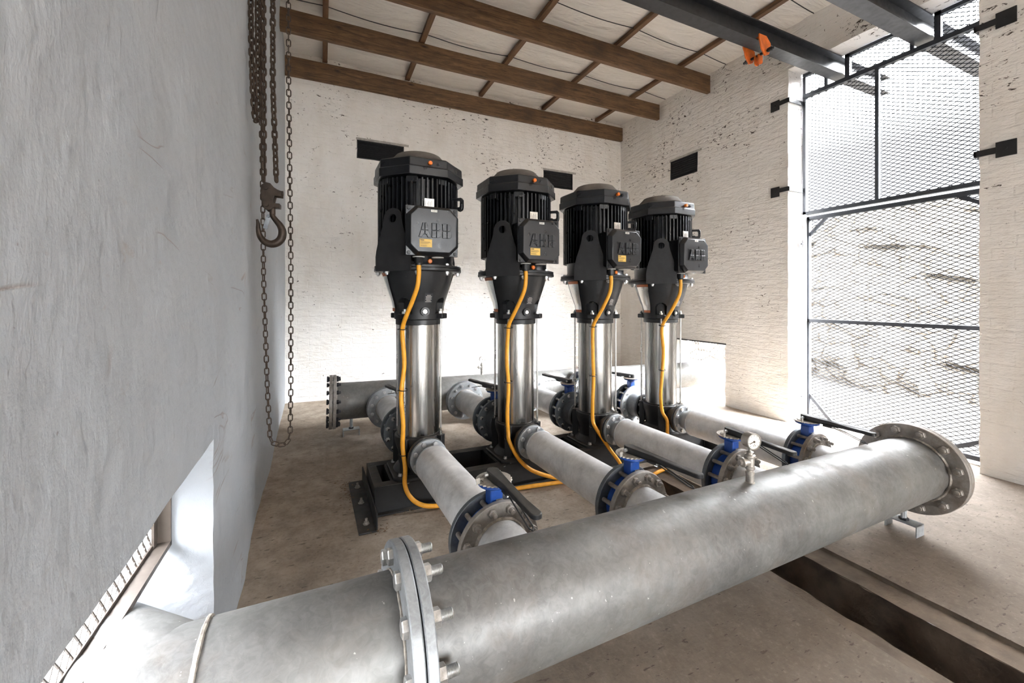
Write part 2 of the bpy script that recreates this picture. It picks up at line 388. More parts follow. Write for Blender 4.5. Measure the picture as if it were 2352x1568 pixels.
def text_mesh(s, size, mat, depth=.0006):
    cu = bpy.data.curves.new('t', 'FONT'); cu.body = s; cu.size = size; cu.align_x = 'CENTER'; cu.align_y = 'CENTER'; cu.extrude = depth
    o = bpy.data.objects.new('t', cu); COL.objects.link(o); bpy.context.view_layer.update()
    me = bpy.data.meshes.new_from_object(o.evaluated_get(bpy.context.evaluated_depsgraph_get()))
    bpy.data.objects.remove(o); me.materials.clear(); me.materials.append(M[mat]); return me

SL = .02
def zf(x): return -SL*(x-.25)

# ================================================================== room shell
def nz(p, k, a): return a*noise.noise(Vector(p)*k)
def wallgrid(a0, a1, z0, z1, holes, fr, step=.05, reveal=.25, amp=.006, extra=None):
    """sheet in (a,z) with rectangular holes; fr(a,z,d) -> xyz, d = distance behind the inner face"""
    def cuts(lo, hi, es):
        e = sorted(set([lo, hi]+[x for x in es if lo < x < hi])); out = []
        for p, q in zip(e, e[1:]):
            n = max(1, round((q-p)/step)); out += [p+(q-p)*i/n for i in range(n)]
        return out+[hi]
    A = cuts(a0, a1, [h[0] for h in holes]+[h[1] for h in holes]); Z = cuts(z0, z1, [h[2] for h in holes]+[h[3] for h in holes])
    mb = MB(); idx = {}
    def vert(a, z, d=0.):
        key = (round(a, 4), round(z, 4), round(d, 4))
        if key not in idx:
            x, y, zz = fr(a, z, d)
            q = (x*3.1, y*3.1, zz*9)
            off = amp*noise.noise(Vector(q))+amp*.8*noise.noise(Vector((x*11, y*11, zz*14)))
            if extra and d == 0: off += extra(a, z)
            x2, y2, z2 = fr(a+amp*1.3*noise.noise(Vector((x*8, y*8, zz*8+5))), z+amp*noise.noise(Vector((x*8+9, y*8, zz*8))), d-off)
            idx[key] = len(mb.v); mb.v.append((x2, y2, z2))
        return idx[key]
    def inside(a, z):
        for h in holes:
            if h[0] < a < h[1] and h[2] < z < h[3]: return h
        return None
    for i in range(len(A)-1):
        for j in range(len(Z)-1):
            if not inside((A[i]+A[i+1])/2, (Z[j]+Z[j+1])/2):
                mb.f.append((vert(A[i], Z[j]), vert(A[i+1], Z[j]), vert(A[i+1], Z[j+1]), vert(A[i], Z[j+1])))
    for h in holes:
        dep = h[4] if len(h) > 4 else reveal
        D = [dep*k/3 for k in range(4)]
        As = [a for a in A if h[0]-1e-6 <= a <= h[1]+1e-6]; Zs = [z for z in Z if h[2]-1e-6 <= z <= h[3]+1e-6]
        for D0, D1 in zip(D, D[1:]):
            for p, q in zip(As, As[1:]):
                for z in (h[2], h[3]):
                    if z0 < z < z1: mb.f.append((vert(p, z, D0), vert(q, z, D0), vert(q, z, D1), vert(p, z, D1)))
            for p, q in zip(Zs, Zs[1:]):
                for a in (h[0], h[1]):
                    if a0 < a < a1: mb.f.append((vert(a, p, D0), vert(a, q, D0), vert(a, q, D1), vert(a, p, D1)))
    return mb
XR = 4.43; YB = 5.36; XL = lambda y: -.315-.0205*(y-1.94)
ZT = 4.12
def finish(o): return o
V1 = (.385, .95, 2.93, 3.155, .05); V2 = (2.985, 3.50, 2.877, 3.125, .05); V3 = (3.845, 4.305, 2.865, 3.12, .05)
finish(struct('wall_back', wallgrid(-.42, 4.5, -.2, ZT, [V1, V2], lambda a, z, d: (a, YB+d, z)), 'back'))
finish(struct('wall_right', wallgrid(-7.1, 5.42, -.3, ZT, [(1.32, 2.70, -.3, 3.61, .25), (3.44, 4.2, -.3, .66, .25), V3], lambda a, z, d: (XR+d, a, z)), 'right'))
def lextra(a, z):
    e = .003*max(0, min(1, (1.63-a)/.03)) if a < 1.66 else 0
    e += .020*math.exp(-((a-2.05)/.33)**2) + .006*math.sin(z*3.1+a*2)*math.exp(-((a-2.2)/.6)**2)
    e += .012*math.exp(-((a-3.4)/.3)**2)
    return e
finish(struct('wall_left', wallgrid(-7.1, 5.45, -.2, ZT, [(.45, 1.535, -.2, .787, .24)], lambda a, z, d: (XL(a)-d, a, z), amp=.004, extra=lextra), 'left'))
rear = wallgrid(-.4, 4.6, -.3, ZT, [(.1, 4.2, -.3, 2.75, .25)], lambda a, z, d: (a, -7.0-d, z), step=.25)  # opening out of view, added and sized to let fill light in
finish(struct('wall_rear', rear, 'right'))

# floor with trench
def strip(x0, x1, y0, y1, dz=0., st=.09, rough=.003, edge=()):
    nx = max(1, round((x1-x0)/st)); ny = max(1, round((y1-y0)/st)); mb = MB(); vs = []
    for j in range(ny+1):
        for i in range(nx+1):
            x = x0+(x1-x0)*i/nx; y = y0+(y1-y0)*j/ny; z = zf(x)+dz+nz((x, y, 3), 2.3, rough)
            if (i == 0 and 0 in edge) or (i == nx and 1 in edge): x += nz((x, y*5, 1), 3.0, .005)+nz((x, y*22, 1), 3.0, .007)
            vs.append((x, y, z))
    fs = [(j*(nx+1)+i, j*(nx+1)+i+1, (j+1)*(nx+1)+i+1, (j+1)*(nx+1)+i) for j in range(ny) for i in range(nx)]
    return mb.add(vs, fs)
fl = strip(-.95, 1.81, -7.1, 5.45, edge=(1,)); fl2 = strip(2.30, 4.95, -7.1, 5.45, edge=(0,)); fl3 = strip(1.80, 2.31, 2.36, 5.45)
for q in (fl2, fl3): fl.add(q.v, q.f)
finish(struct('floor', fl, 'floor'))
def vstrip(x, y0, y1, z0, z1, rough):
    ny = round((y1-y0)/.05); nzv = max(1, round(abs(z1-z0)/.05)); vs = []
    for j in range(ny+1):
        for k in range(nzv+1):
            y = y0+(y1-y0)*j/ny; t = k/nzv; z = z0+(z1-z0)*t
            vs.append((x+(nz((x, y*5, 1), 3.0, .005)+nz((x, y*22, 1), 3.0, .007) if k == 0 else nz((x, y*6, z*6), 2., rough)), y, z))
    return vs, [(j*(nzv+1)+k, (j+1)*(nzv+1)+k, (j+1)*(nzv+1)+k+1, j*(nzv+1)+k+1) for j in range(ny) for k in range(nzv)]
le = MB()
for x0, x1, dz in ((1.80, 1.885, -.010), (2.17, 2.305, -.022)):
    q = strip(x0, x1, -7.1, 2.37, dz, .03, .004, edge=(0, 1)); le.add(q.v, q.f)
le.add(*vstrip(2.305, -7.1, 2.37, zf(2.3), zf(2.3)-.03, .0)); le.add(*vstrip(1.805, -7.1, 2.37, zf(1.8), zf(1.8)-.015, 0.))
finish(struct('trim_1', le, 'lip', label='chipped concrete rebate along both edges of the floor trench'))
tr = MB(); tr.add(*vstrip(1.885, -7.1, 2.37, zf(1.88)-.008, -.42, .02)); tr.add(*vstrip(2.17, -7.1, 2.37, zf(2.17)-.02, -.42, .025))
tr.box(1.8, 2.3, -7.1, 2.5, -.46, -.40); tr.box(1.8, 2.3, 2.36, 2.4, -.46, -.06)
finish(struct('trim_2', tr, 'duct', label='dark open trench cut in the floor'))

# ceiling lining, sagging a little between battens
cl = MB(); vs = []; nx, ny = 110, 170
for j in range(ny+1):
    for i in range(nx+1):
        x = -.6+5.3*i/nx; y = -7.2+12.8*j/ny
        s = abs(math.sin(PI*(x-.03)/.98)); r = abs(math.sin(PI*(y-2.81)/.853))
        vs.append((x, y, 4.055-.016*s*s-.004*r+nz((x*.8, y*3, 0), 2.2, .016)))
cl.add(vs, [(j*(nx+1)+i, j*(nx+1)+i+1, (j+1)*(nx+1)+i+1, (j+1)*(nx+1)+i) for j in range(ny) for i in range(nx)])
finish(struct('ceiling', cl, 'lining'))
BY = (5.37, 4.52, 3.67, 2.81)
BL = ('dark stained timber beam set along the top of the back wall', 'long timber roof beam, second from the back wall, ending at the brick wall',
      'long knotty timber roof beam, third from the back wall, crossing the upper middle', 'timber roof beam partly hidden above the black steel girder with the orange clamp')
for y, l in zip(BY, BL):
    mb = MB(); n = 24; x0 = -.42; x1 = 4.40 if y < 5 else 4.425
    w_ = .05; y0 = y-.02
    pts = [(x0+(x1-x0)*i/n) for i in range(n+1)]
    vs = [(x, y0+dy+nz((x, y, 1), 1.1, .004), z+nz((x, y, z), 1.7, .004)) for x in pts for dy, z in ((-w_/2, 3.78), (w_/2, 3.78), (w_/2, 3.995), (-w_/2, 3.995))]
    mb.add(vs, [(i*4+k, i*4+(k+1) % 4, (i+1)*4+(k+1) % 4, (i+1)*4+k) for i in range(n) for k in range(4)]+[(0, 1, 2, 3), tuple(n*4+k for k in (3, 2, 1, 0))])
    if y > 5: mb.v = [(a, b-.02, c-.02) for a, b, c in mb.v]
    solo('roof_beam', mb, 'wood', l, 'beam', 'timber roof beams', bev=.004)
PL = ('leftmost thin roof batten, beside the hanging chains', 'thin roof batten, second from the left, above the tallest looking pump', 'middle thin roof batten running from back wall to the front', 'thin roof batten, fourth from the left, passing behind the black girder', 'rightmost thin roof batten, close to the gate wall')
for x, l in zip((.03, .99, 1.985, 2.97, 3.93), PL):
    solo('roof_batten', MB().box(x-.026, x+.026, -7.0, 5.34, 3.997, 4.042), 'batten', l, 'batten', 'thin roof battens')
for k, y in enumerate((4.35, 3.38, 2.40)):
    pts = []
    for i in range(81):
        x = -.35+4.72*i/80; pts.append((x, y+.02*math.sin(x*1.3+k), 4.03-.026*math.sin(PI*(((x-.03)/.98) % 1))))
    solo('lining_wire', MB().tube(pts, .0045, 6), 'wire', ('dark wire holding up the roof lining between the two rear hanging beams', 'dark wire under the roof lining between the middle beams', 'dark wire under the roof lining near the black steel girder')[k], 'wire', 'wires under the roof lining')

# wall vents
def vent(x0, x1, z0, z1, loc, rz, label):
    t = thing('louvre_vent', label, 'vent', loc, rz, 'louvred wall vents'); w_ = x1-x0; h = z1-z0
    part('backing', MB().box(0, w_, .035, .048, 0, h), 'vent', t)
    part('frame', MB().box(0, .012, .0, .04, 0, h).box(w_-.012, w_, .0, .04, 0, h).box(0, w_, .0, .04, 0, .012).box(0, w_, .0, .04, h-.012, h), 'vent', t)
    mb = MB(); n = 8
    for i in range(n):
        z = .012+(h-.024)*(i+.5)/n; mb.obox((w_/2, .02, z), (w_-.02, .028, .006), Matrix.Rotation(math.radians(-35), 3, 'X'))
    part('slats', mb, 'vent', t)
    part('lintel', MB().box(-.01, w_+.06, -.004, .02, h, h+.028), 'lintel', t, 'grey concrete strip above the vent')
    return t
vent(*V1[:4], (V1[0], YB, V1[2]), 0, 'black louvred vent high on the back wall behind the nearest pump motor')
vent(*V2[:4], (V2[0], YB, V2[2]), 0, 'black louvred vent high on the back wall near the right corner')
vent(V3[0], V3[1], V3[2], V3[3], (XR, V3[1], V3[2]), -PI/2, 'black louvred vent high on the right wall beyond the gate')

# left opening mesh window
t = struct('window_1', MB().box(-.442, -.405, .42, 1.53, .50, .504), 'ang', False, label='expanded metal window panel in the low opening of the left wall')
fr = MB(); fr.box(-.442, -.405, .42, 1.53, .49, .50).box(-.445, -.440, .42, 1.53, .49, .512).box(-.442, -.405, 1.522, 1.53, .49, .80).box(-.442, -.436, 1.495, 1.53, .49, .80)
put('window_frame', fr.mesh('window_frame', 'ang', False), t)
def lattice(a0, a1, z0, z1, pw, phh, tw, fr_, depth=.003, keep=None):
    mb = MB(); rows = int((z1-z0)/phh)+1; cols = int((a1-a0)/pw)*2+2
    for r in range(rows+1):
        zc = z0+r*phh
        for c in range(cols):
            for sgn in (1, -1):
                p = (a0+c*pw/2, zc+(phh/2 if c % 2 else 0)*sgn); q = (a0+(c+1)*pw/2, zc+(0 if c % 2 else phh/2)*sgn)
                if q[0] > a1+1e-6 or not (z0-1e-6 <= p[1] <= z1+1e-6 and z0-1e-6 <= q[1] <= z1+1e-6): continue
                if keep and not keep((p[0]+q[0])/2, (p[1]+q[1])/2): continue
                d = Vector((q[0]-p[0], q[1]-p[1])).normalized(); nx_, nz_ = -d[1]*tw/2, d[0]*tw/2
                vs = [fr_(p[0]+nx_, p[1]+nz_, 0), fr_(q[0]+nx_, q[1]+nz_, 0), fr_(q[0]-nx_, q[1]-nz_, depth), fr_(p[0]-nx_, p[1]-nz_, depth),
                      fr_(p[0]-nx_, p[1]-nz_, 0), fr_(q[0]-nx_, q[1]-nz_, 0), fr_(q[0]+nx_, q[1]+nz_, depth), fr_(p[0]+nx_, p[1]+nz_, depth)]
                mb.add(vs, [(0, 1, 5, 4), (3, 2, 6, 7), (0, 7, 6, 1), (4, 5, 2, 3)])
    return mb
put('window_mesh', lattice(.42, 1.525, .505, .80, .034, .05, .0028, lambda a, z, d: (-.444-d, a, z)).mesh('window_mesh', 'ang', False), t)

# outside: ground, rock bank, outside pipe run is part of the rear header
gm = MB(); vs = []; nx, ny = 70, 90
for j in range(ny+1):
    for i in range(nx+1):
        x = 4.66+9*(i/nx)**1.4; y = -6+16*j/ny; u = max(0, x-5.2); z = -.14+.05*u*.5+nz((x, y, 0), .8, .10)*min(1, u)+nz((x, y, 0), 3, .03)*min(1, u)
        vs.append((x, y, z))
gm.add(vs, [(j*(nx+1)+i, j*(nx+1)+i+1, (j+1)*(nx+1)+i+1, (j+1)*(nx+1)+i) for j in range(ny) for i in range(nx)])
g = part('gravel_ground', gm, 'ground', None); finish(g); tag(g, 'pale gravel ground outside the gate', 'ground', kind='stuff')
bk = MB(); vs = []; nx, ny = 90, 130
for j in range(ny+1):
    for i in range(nx+1):
        y = -6+18*j/ny; t_ = i/nx; x = 7.2+3.2*t_; z = -.2+3.1*t_**.8
        e = noise.cell(Vector((y*1.9, z*2.6, 0)))*.10+noise.noise(Vector((y*1.1, z*1.1, 3)))*.25+noise.noise(Vector((y*4, z*5, 3)))*.12
        vs.append((x-e*.6, y, z+e*.25+.35*noise.noise(Vector((y*.35, 0, 9)))))
bk.add(vs, [(j*(nx+1)+i, j*(nx+1)+i+1, (j+1)*(nx+1)+i+1, (j+1)*(nx+1)+i) for j in range(ny) for i in range(nx)])
b = part('rock_bank', bk, 'rock', None, ang=20); tag(b, 'sunlit pale rocky bank seen through the mesh gate', 'rock bank')
lg = MB().box(-9, -.62, -7, 8, -.3, -.1)
b = part('side_ground', lg, 'ground', None); tag(b, 'pale ground outside the left wall opening', 'ground', kind='stuff')

# ================================================================== gate
GX = 4.68
gt = thing('mesh_gate', 'dark steel framed gate leaf filled with diamond mesh, below the white gap', 'gate', (GX, 2.0, -.08))
g0, g1, gz0, gz1 = 1.10, 2.665, -.06, 2.075; s_ = .038
def gp(name, mb, lab=None): return part(name, mb, 'gate', gt, lab, world=True, sm=False)
for nm, a in (('stile', ((g1-s_, g1), (gz0, gz1))), ('stile', ((g0, g0+s_), (gz0, gz1))), ('top_rail', ((g0, g1), (gz1-s_, gz1))), ('bottom_rail', ((g0, g1), (gz0, gz0+s_))), ('middle_rail', ((g0, g1), (.965, .965+s_*.9)))):
    (a0, a1), (b0, b1) = a; gp(nm, MB().box(GX-.02, GX+.02, a0, a1, b0, b1))
for (ya, za, yb, zb) in ((g1-.03, 1.88, g1-.2, 2.05), (g0+.03, 1.80, g0+.42, 2.05), (g1-.03, .20, g1-.24, -.03), (g0+.03, .24, g0+.5, -.03)):
    gp('corner_brace', MB().bar((GX, ya, za), (GX, yb, zb), .03, .022, (1, 0, 0)))
gp('expanded_mesh', lattice(g0+.02, g1-.02, gz0+.02, gz1-.02, .068, .0345, .0062, lambda a, z, d: (GX+.012+d*.6, a, z)))
up = thing('mesh_overpanel', 'fixed dark steel mesh panel above the gate leaf, notched around the two girders', 'mesh panel', (GX, 2.0, 2.10))
def upp(name, mb): return part(name, mb, 'gate', up, None, world=True, sm=False)
upp('bottom_rail', MB().box(GX-.02, GX+.02, g0, 2.69, 2.10, 2.135)); upp('stile', MB().box(GX-.02, GX+.02, 2.66, 2.69, 2.10, 3.57))
upp('mullion', MB().box(GX-.018, GX+.018, 2.03, 2.06, 2.13, 3.36)); upp('transom', MB().box(GX-.022, GX+.022, g0, 2.69, 3.345, 3.385))
for y, z1 in ((2.28, 3.60), (1.63, 3.62)): upp('notch_stile', MB().box(GX-.02, GX+.02, y-.02, y+.02, 3.37, z1))
for y in (2.475, 1.80): upp('short_stile', MB().box(GX-.012, GX+.012, y-.012, y+.012, 3.37, 3.60))
for a, b_ in ((2.475, 2.69), (1.80, 2.30), (g0, 1.65)): upp('head_rail', MB().box(GX-.02, GX+.02, a, b_, 3.575, 3.605))
upp('expanded_mesh', lattice(g0+.02, 2.67, 2.13, 3.59, .068, .0345, .0062, lambda a, z, d: (GX+.012+d, a, z), keep=lambda a, z: not (z > 3.37 and (2.30 < a < 2.47 or 1.65 < a < 1.80))))
for nm, z, l in (('upper', 3.31, 'upper black strap and plate fixing the gate frame to the pillar left of the gate'), ('lower', 2.385, 'lower black strap and plate fixing the gate frame to the pillar left of the gate')):
    t = thing('wall_strap', l, 'strap', (XR, 2.8, z), group='black straps holding the gate panel')
    part('fixing_plate', MB().box(XR-.016, XR-.008, 2.785, 2.875, z-.085, z+.02), 'strap', t, world=True, sm=False)
    part('bolt_head', MB().cyl((XR-.016, 2.83, z-.03), (XR-.026, 2.83, z-.03), .009, n=6), 'strap', t, world=True)
    part('strap_bar', MB().box(XR-.018, XR-.010, 2.68, 2.79, z-.045, z+.0), 'strap', t, world=True, sm=False)
    part('return_bar', MB().box(XR-.018, GX, 2.680, 2.688, z-.045, z+.0), 'girder', t, 'lit steel return of the strap', world=True, sm=False)
for z, l in ((3.215, 'upper black strap and plate on the near pillar right of the gate'), (2.285, 'lower black strap and plate on the near pillar right of the gate')):
    t = thing('wall_strap', l, 'strap', (XR, 1.2, z), group='black straps holding the gate panel')
    part('fixing_plate', MB().box(XR-.016, XR-.008, 1.135, 1.235, z-.055, z+.055), 'strap', t, world=True, sm=False)
    part('bolt_head', MB().cyl((XR-.016, 1.185, z), (XR-.026, 1.185, z), .009, n=6), 'strap', t, world=True)
    part('strap_bar', MB().box(XR-.018, XR-.010, 1.23, 1.345, z-.022, z+.022), 'strap', t, world=True, sm=False)
    part('return_bar', MB().box(XR-.018, GX, 1.334, 1.342, z-.022, z+.022), 'strap', t, world=True, sm=False)
for z, l in ((1.79, 'upper small zinc hinge lug on the gate pillar reveal'), (.18, 'lower small zinc hinge lug on the gate pillar reveal')):
    t = thing('hinge_lug', l, 'hinge', (4.6, 2.69, z), group='zinc hinge lugs beside the gate')
    part('lug_plate', MB().box(4.585, 4.665, 2.672, 2.684, z-.035, z+.035), 'fl', t, world=True, sm=False)
    part('lug_bolt', MB().cyl((4.60, 2.672, z), (4.60, 2.655, z), .008, n=6), 'boltd', t, world=True)
solo('gate_post', MB().box(4.625, 4.66, 2.645, 2.68, -.09, 2.1), 'galv2', 'thin pale steel post on the pillar side of the gate leaf', 'post', bev=.002)
# diamond wire fence over the low opening
fn = thing('wire_fence', 'rusty diamond wire fence panel outside the low wall opening', 'fence', (4.78, 3.8, -.1))
part('wire_mesh', lattice(3.30, 4.45, -.10, .75, .045, .075, .0042, lambda a, z, d: (4.78+d, a, z), keep=lambda a, z: (a-3.88)**2+(z-.235)**2 > .19**2), 'ang', fn, world=True, sm=False)
part('edge_wire', MB().tube([(4.78, 3.3, .66), (4.78, 4.45, .66)], .006, 6), 'ang', fn, world=True)
solo('opening_lintel', MB().box(XR-.004, XR+.25, 3.43, 4.21, .652, .668), 'vent', 'thin black steel lintel over the low opening in the right wall', 'lintel')

# ================================================================== steel girders and clamp
def ibeam(x0, x1, yc, w_, z0, z1, tf=.011, tw=.008):
    P = [(-w_/2, z0), (w_/2, z0), (w_/2, z0+tf), (tw/2, z0+tf+.006), (tw/2, z1-tf-.006), (w_/2, z1-tf), (w_/2, z1), (-w_/2, z1), (-w_/2, z1-tf), (-tw/2, z1-tf-.006), (-tw/2, z0+tf+.006), (-w_/2, z0+tf)]
    mb = MB(); n = len(P); vs = [(x, yc+a, z) for x in (x0, x1) for a, z in P]
    return mb.add(vs, [tuple(range(n))[::-1], tuple(range(n, 2*n))]+[(i, (i+1) % n, n+(i+1) % n, n+i) for i in range(n)])
solo('crane_girder', ibeam(-.41, 5.55, 2.372, .115, 3.425, 3.60), 'girder', 'black steel girder carrying the orange beam clamp and passing out above the gate', 'girder', 'steel crane girders')
solo('crane_girder', ibeam(-.41, 5.9, 1.722, .13, 3.415, 3.60), 'girder', 'black steel girder nearest the camera, without any clamp, crossing above the gate', 'girder', 'steel crane girders')
for y0, x1, l in ((2.10, 5.6, 'weathered grey board outside under the end of the clamp girder'), (1.45, 6.1, 'weathered grey board outside under the end of the nearer girder')):
    pass
ct = thing('beam_clamp', 'orange screw beam clamp gripping the black girder near the gate', 'beam clamp', (3.45, 2.37, 3.2))
for sy in (-1, 1):
    jaw = [(-.075, .125), (-.075, .17), (.02, .17), (.075, .12), (.075, .075), (.05, .02), (.0, .0), (-.045, .05), (-.06, .10)]
    yj = 2.372+sy*.072
    part('jaw', MB().prism(jaw, yj-.006, yj+.006, lambda u, v, w: (3.45+u, w, 3.30+v)), 'orange', ct, world=True, bev=.002)
    part('jaw_lip', MB().box(3.385, 3.47, min(yj, yj-sy*.04), max(yj, yj-sy*.04), 3.443, 3.453), 'orange', ct, world=True)
part('clamp_screw', MB().cyl((3.475, 2.24, 3.345), (3.475, 2.51, 3.345), .011, n=14), 'strap', ct, world=True)
part('screw_collar', MB().cyl((3.475, 2.255, 3.345), (3.475, 2.285, 3.345), .018, n=14).cyl((3.475, 2.46, 3.345), (3.475, 2.49, 3.345), .018, n=14), 'strap', ct, world=True)
sh = [(math.cos(a)*.028, math.sin(a)*.028) for a in [PI+PI*i/10 for i in range(11)]]
part('shackle_plate', MB().prism([(-.028, .055), (.028, .055)][::-1]+sh, 2.352, 2.362, lambda u, v, w: (3.475+u, w, 3.29+v)).prism([(-.028, .055), (.028, .055)][::-1]+sh, 2.384, 2.394, lambda u, v, w: (3.475+u, w, 3.29+v)), 'orange', ct, world=True)

# ================================================================== bolts
def bolt_mesh(name, L, r, mat, stud=.018, head=True, nutstud=True, threads=False):
    """axis local -Y is the viewer side: nut + stud end at y<0, head at y>L"""
    mb = MB(); hx = r*1.75
    if nutstud:
        mb.lathe([(hx*.86, 0), (hx, .0015), (hx, r*1.5), (hx*.86, r*1.7)], (0, 0, 0), (0, -1, 0), 6)
        if threads:
            pr_ = [(r*1.0, 0)]; k = int(stud/.0030)
            for i in range(k): pr_ += [(r, r*1.7+i*.003), (r*.86, r*1.7+i*.003+.0015)]
            mb.lathe(pr_+[(r*.8, r*1.7+stud)], (0, 0, 0), (0, -1, 0), 16)
        else: mb.lathe([(r, 0), (r, r*1.7+stud-.002), (r*.75, r*1.7+stud)], (0, 0, 0), (0, -1, 0), 14)
    else: mb.lathe([(hx*.9, 0), (hx, .001), (hx, r*1.2), (hx*.85, r*1.45)], (0, 0, 0), (0, -1, 0), 6)
    mb.cyl((0, 0, 0), (0, L, 0), r, n=12)
    if head: mb.lathe([(hx*.86, 0), (hx, .0015), (hx, r*1.2), (hx*.86, r*1.4)], (0, L, 0), (0, 1, 0), 6)
    return mb.mesh(name, mat)
def bolts_y(parent, me, n, R, y, zc, ph=None, name='bolt', keep=None):
    ph = PI/n if ph is None else ph
    for i in range(n):
        a = 2*PI*i/n+ph
        if keep and not keep(a): continue
        put(name, me, parent, (R*math.cos(a), y, zc+R*math.sin(a)), (0, random.uniform(0, 1), 0))
def disc(y0, y1, R, zc, n=56, ri=0): # axis along local Y
    mb = MB()
    c = min(.0025, abs(y1-y0)/4)
    return mb.lathe([(R-c, y0), (R, y0+c), (R, y1-c), (R-c, y1)], (0, 0, zc), (0, 1, 0), n)
def weldring(mb, c, ax, R, r=.005, n=72):
    a = Vector(ax).normalized(); x = a.orthogonal().normalized(); y = a.cross(x); pts = []; rr = []
    for i in range(n):
        t = 2*PI*i/n; pts.append(Vector(c)+x*R*math.cos(t)+y*R*math.sin(t)); rr.append(r*(1+.35*random.random()))
    return mb.tube(pts, rr, 6, True)

AX = .305
TH = math.radians(2.5)
PX = (.548, 1.228, 1.910, 2.592)
PY = [2.585+.02*(x-.55) for x in PX]
ORD = ('first', 'second', 'third', 'fourth')
def BL2W(i, x, y, z):
    c, s = math.cos(TH), math.sin(TH)
    return (PX[i]+x*c-y*s, PY[i]+x*s+y*c, zf(PX[i])+z)
B12 = bolt_mesh('bolt', .10, .0095, 'boltr', .020, True, True); B12b = bolt_mesh('bolt', .10, .0095, 'bright', .016)
B8 = bolt_mesh('bolt', .045, .0085, 'bolt', .0, False, False)
BB = bolt_mesh('bolt', .055, .0085, 'bolt', .006, True, True)
# ---------------------------------------------------------------- discharge spools
proto = None
SP = ('nearest grey discharge pipe, running from the leftmost pump towards the camera', 'grey discharge pipe from the second pump from the left to its blue valve',
      'grey discharge pipe from the third pump from the left to its blue valve', 'farthest grey discharge pipe, from the rightmost pump to its blue valve')
for i in range(4):
    loc = (PX[i], PY[i], zf(PX[i]))
    if proto is None:
        t = thing('discharge_pipe', SP[0], 'pipe', loc, TH, 'discharge pipes between pumps and front valves')
        part('small_flange', disc(-.242, -.222, .108, AX, 48), 'fl', t)
        part('reducer', MB().lathe([(.066, -.238), (.066, -.262), (.070, -.275), (.096, -.318), (.1, -.330)], (0, 0, AX), (0, 1, 0), 48), 'fl', t)
        part('pipe_barrel', MB().lathe([(.1, -1.075), (.1, -.328)], (0, 0, AX), (0, 1, 0), 56), 'galv2', t)
        part('weld_seam', weldring(MB(), (0, -.330, AX), (0, 1, 0), .0995, .0028), 'fl', t)
        part('large_flange', disc(-1.094, -1.072, .165, AX), 'fld', t, 'blue-grey painted flange face')
        for a in [2*PI*k/8+PI/8 for k in range(8)]: put('bolt', B8, t, (.088*math.cos(a), -.242, AX+.088*math.sin(a)), (0, a, 0))
        proto = t
    else:
        t = copy_tree(proto); t.location = loc; t['label'] = SP[i]
# ---------------------------------------------------------------- suction spools (behind the pumps)
proto = None; SS = ('short black-grey reducer behind the leftmost pump, before its suction flange', 'short dark reducer bolted behind the second pump from the left', 'short dark reducer bolted behind the third pump from the left', 'short grey reducer with bright bolts behind the rightmost pump')
S2 = ('grey suction pipe from the back header to the leftmost pump', 'grey suction pipe from the back header to the second pump from the left', 'grey suction pipe from the back header to the third pump from the left', 'grey suction pipe from the back header to the rightmost pump')
for i in range(4):
    loc = (PX[i], PY[i], zf(PX[i]))
    t = thing('suction_reducer', SS[i], 'pipe fitting', loc, TH, 'reducers behind the pumps')
    part('small_flange', disc(.186, .204, .108, AX, 48), 'fld', t)
    part('cone', MB().lathe([(.083, .20), (.085, .225), (.104, .265), (.106, .30)], (0, 0, AX), (0, 1, 0), 48), 'fld' if i < 3 else 'fl', t)
    part('large_flange', disc(.295, .317, .162, AX), 'fld' if i < 3 else 'fl', t)
    t = thing('suction_pipe', S2[i], 'pipe', loc, TH, 'suction pipes between back header and pumps')
    part('near_flange', disc(.387, .409, .162, AX), 'fld', t)
    part('pipe_barrel', MB().lathe([(.1, .405), (.1, .985)], (0, 0, AX), (0, 1, 0), 56), 'galv2', t)
    part('far_flange', disc(.980, 1.002, .170, AX), 'fl', t)
    part('weld_seam', weldring(MB(), (0, .979, AX), (0, 1, 0), .1, .004), 'weld', t)
    for k in range(12):
        a = 2*PI*k/12+PI/12; put('bolt', BB, t, (.137*math.cos(a), .980, AX+.137*math.sin(a)), (0, a, 0))

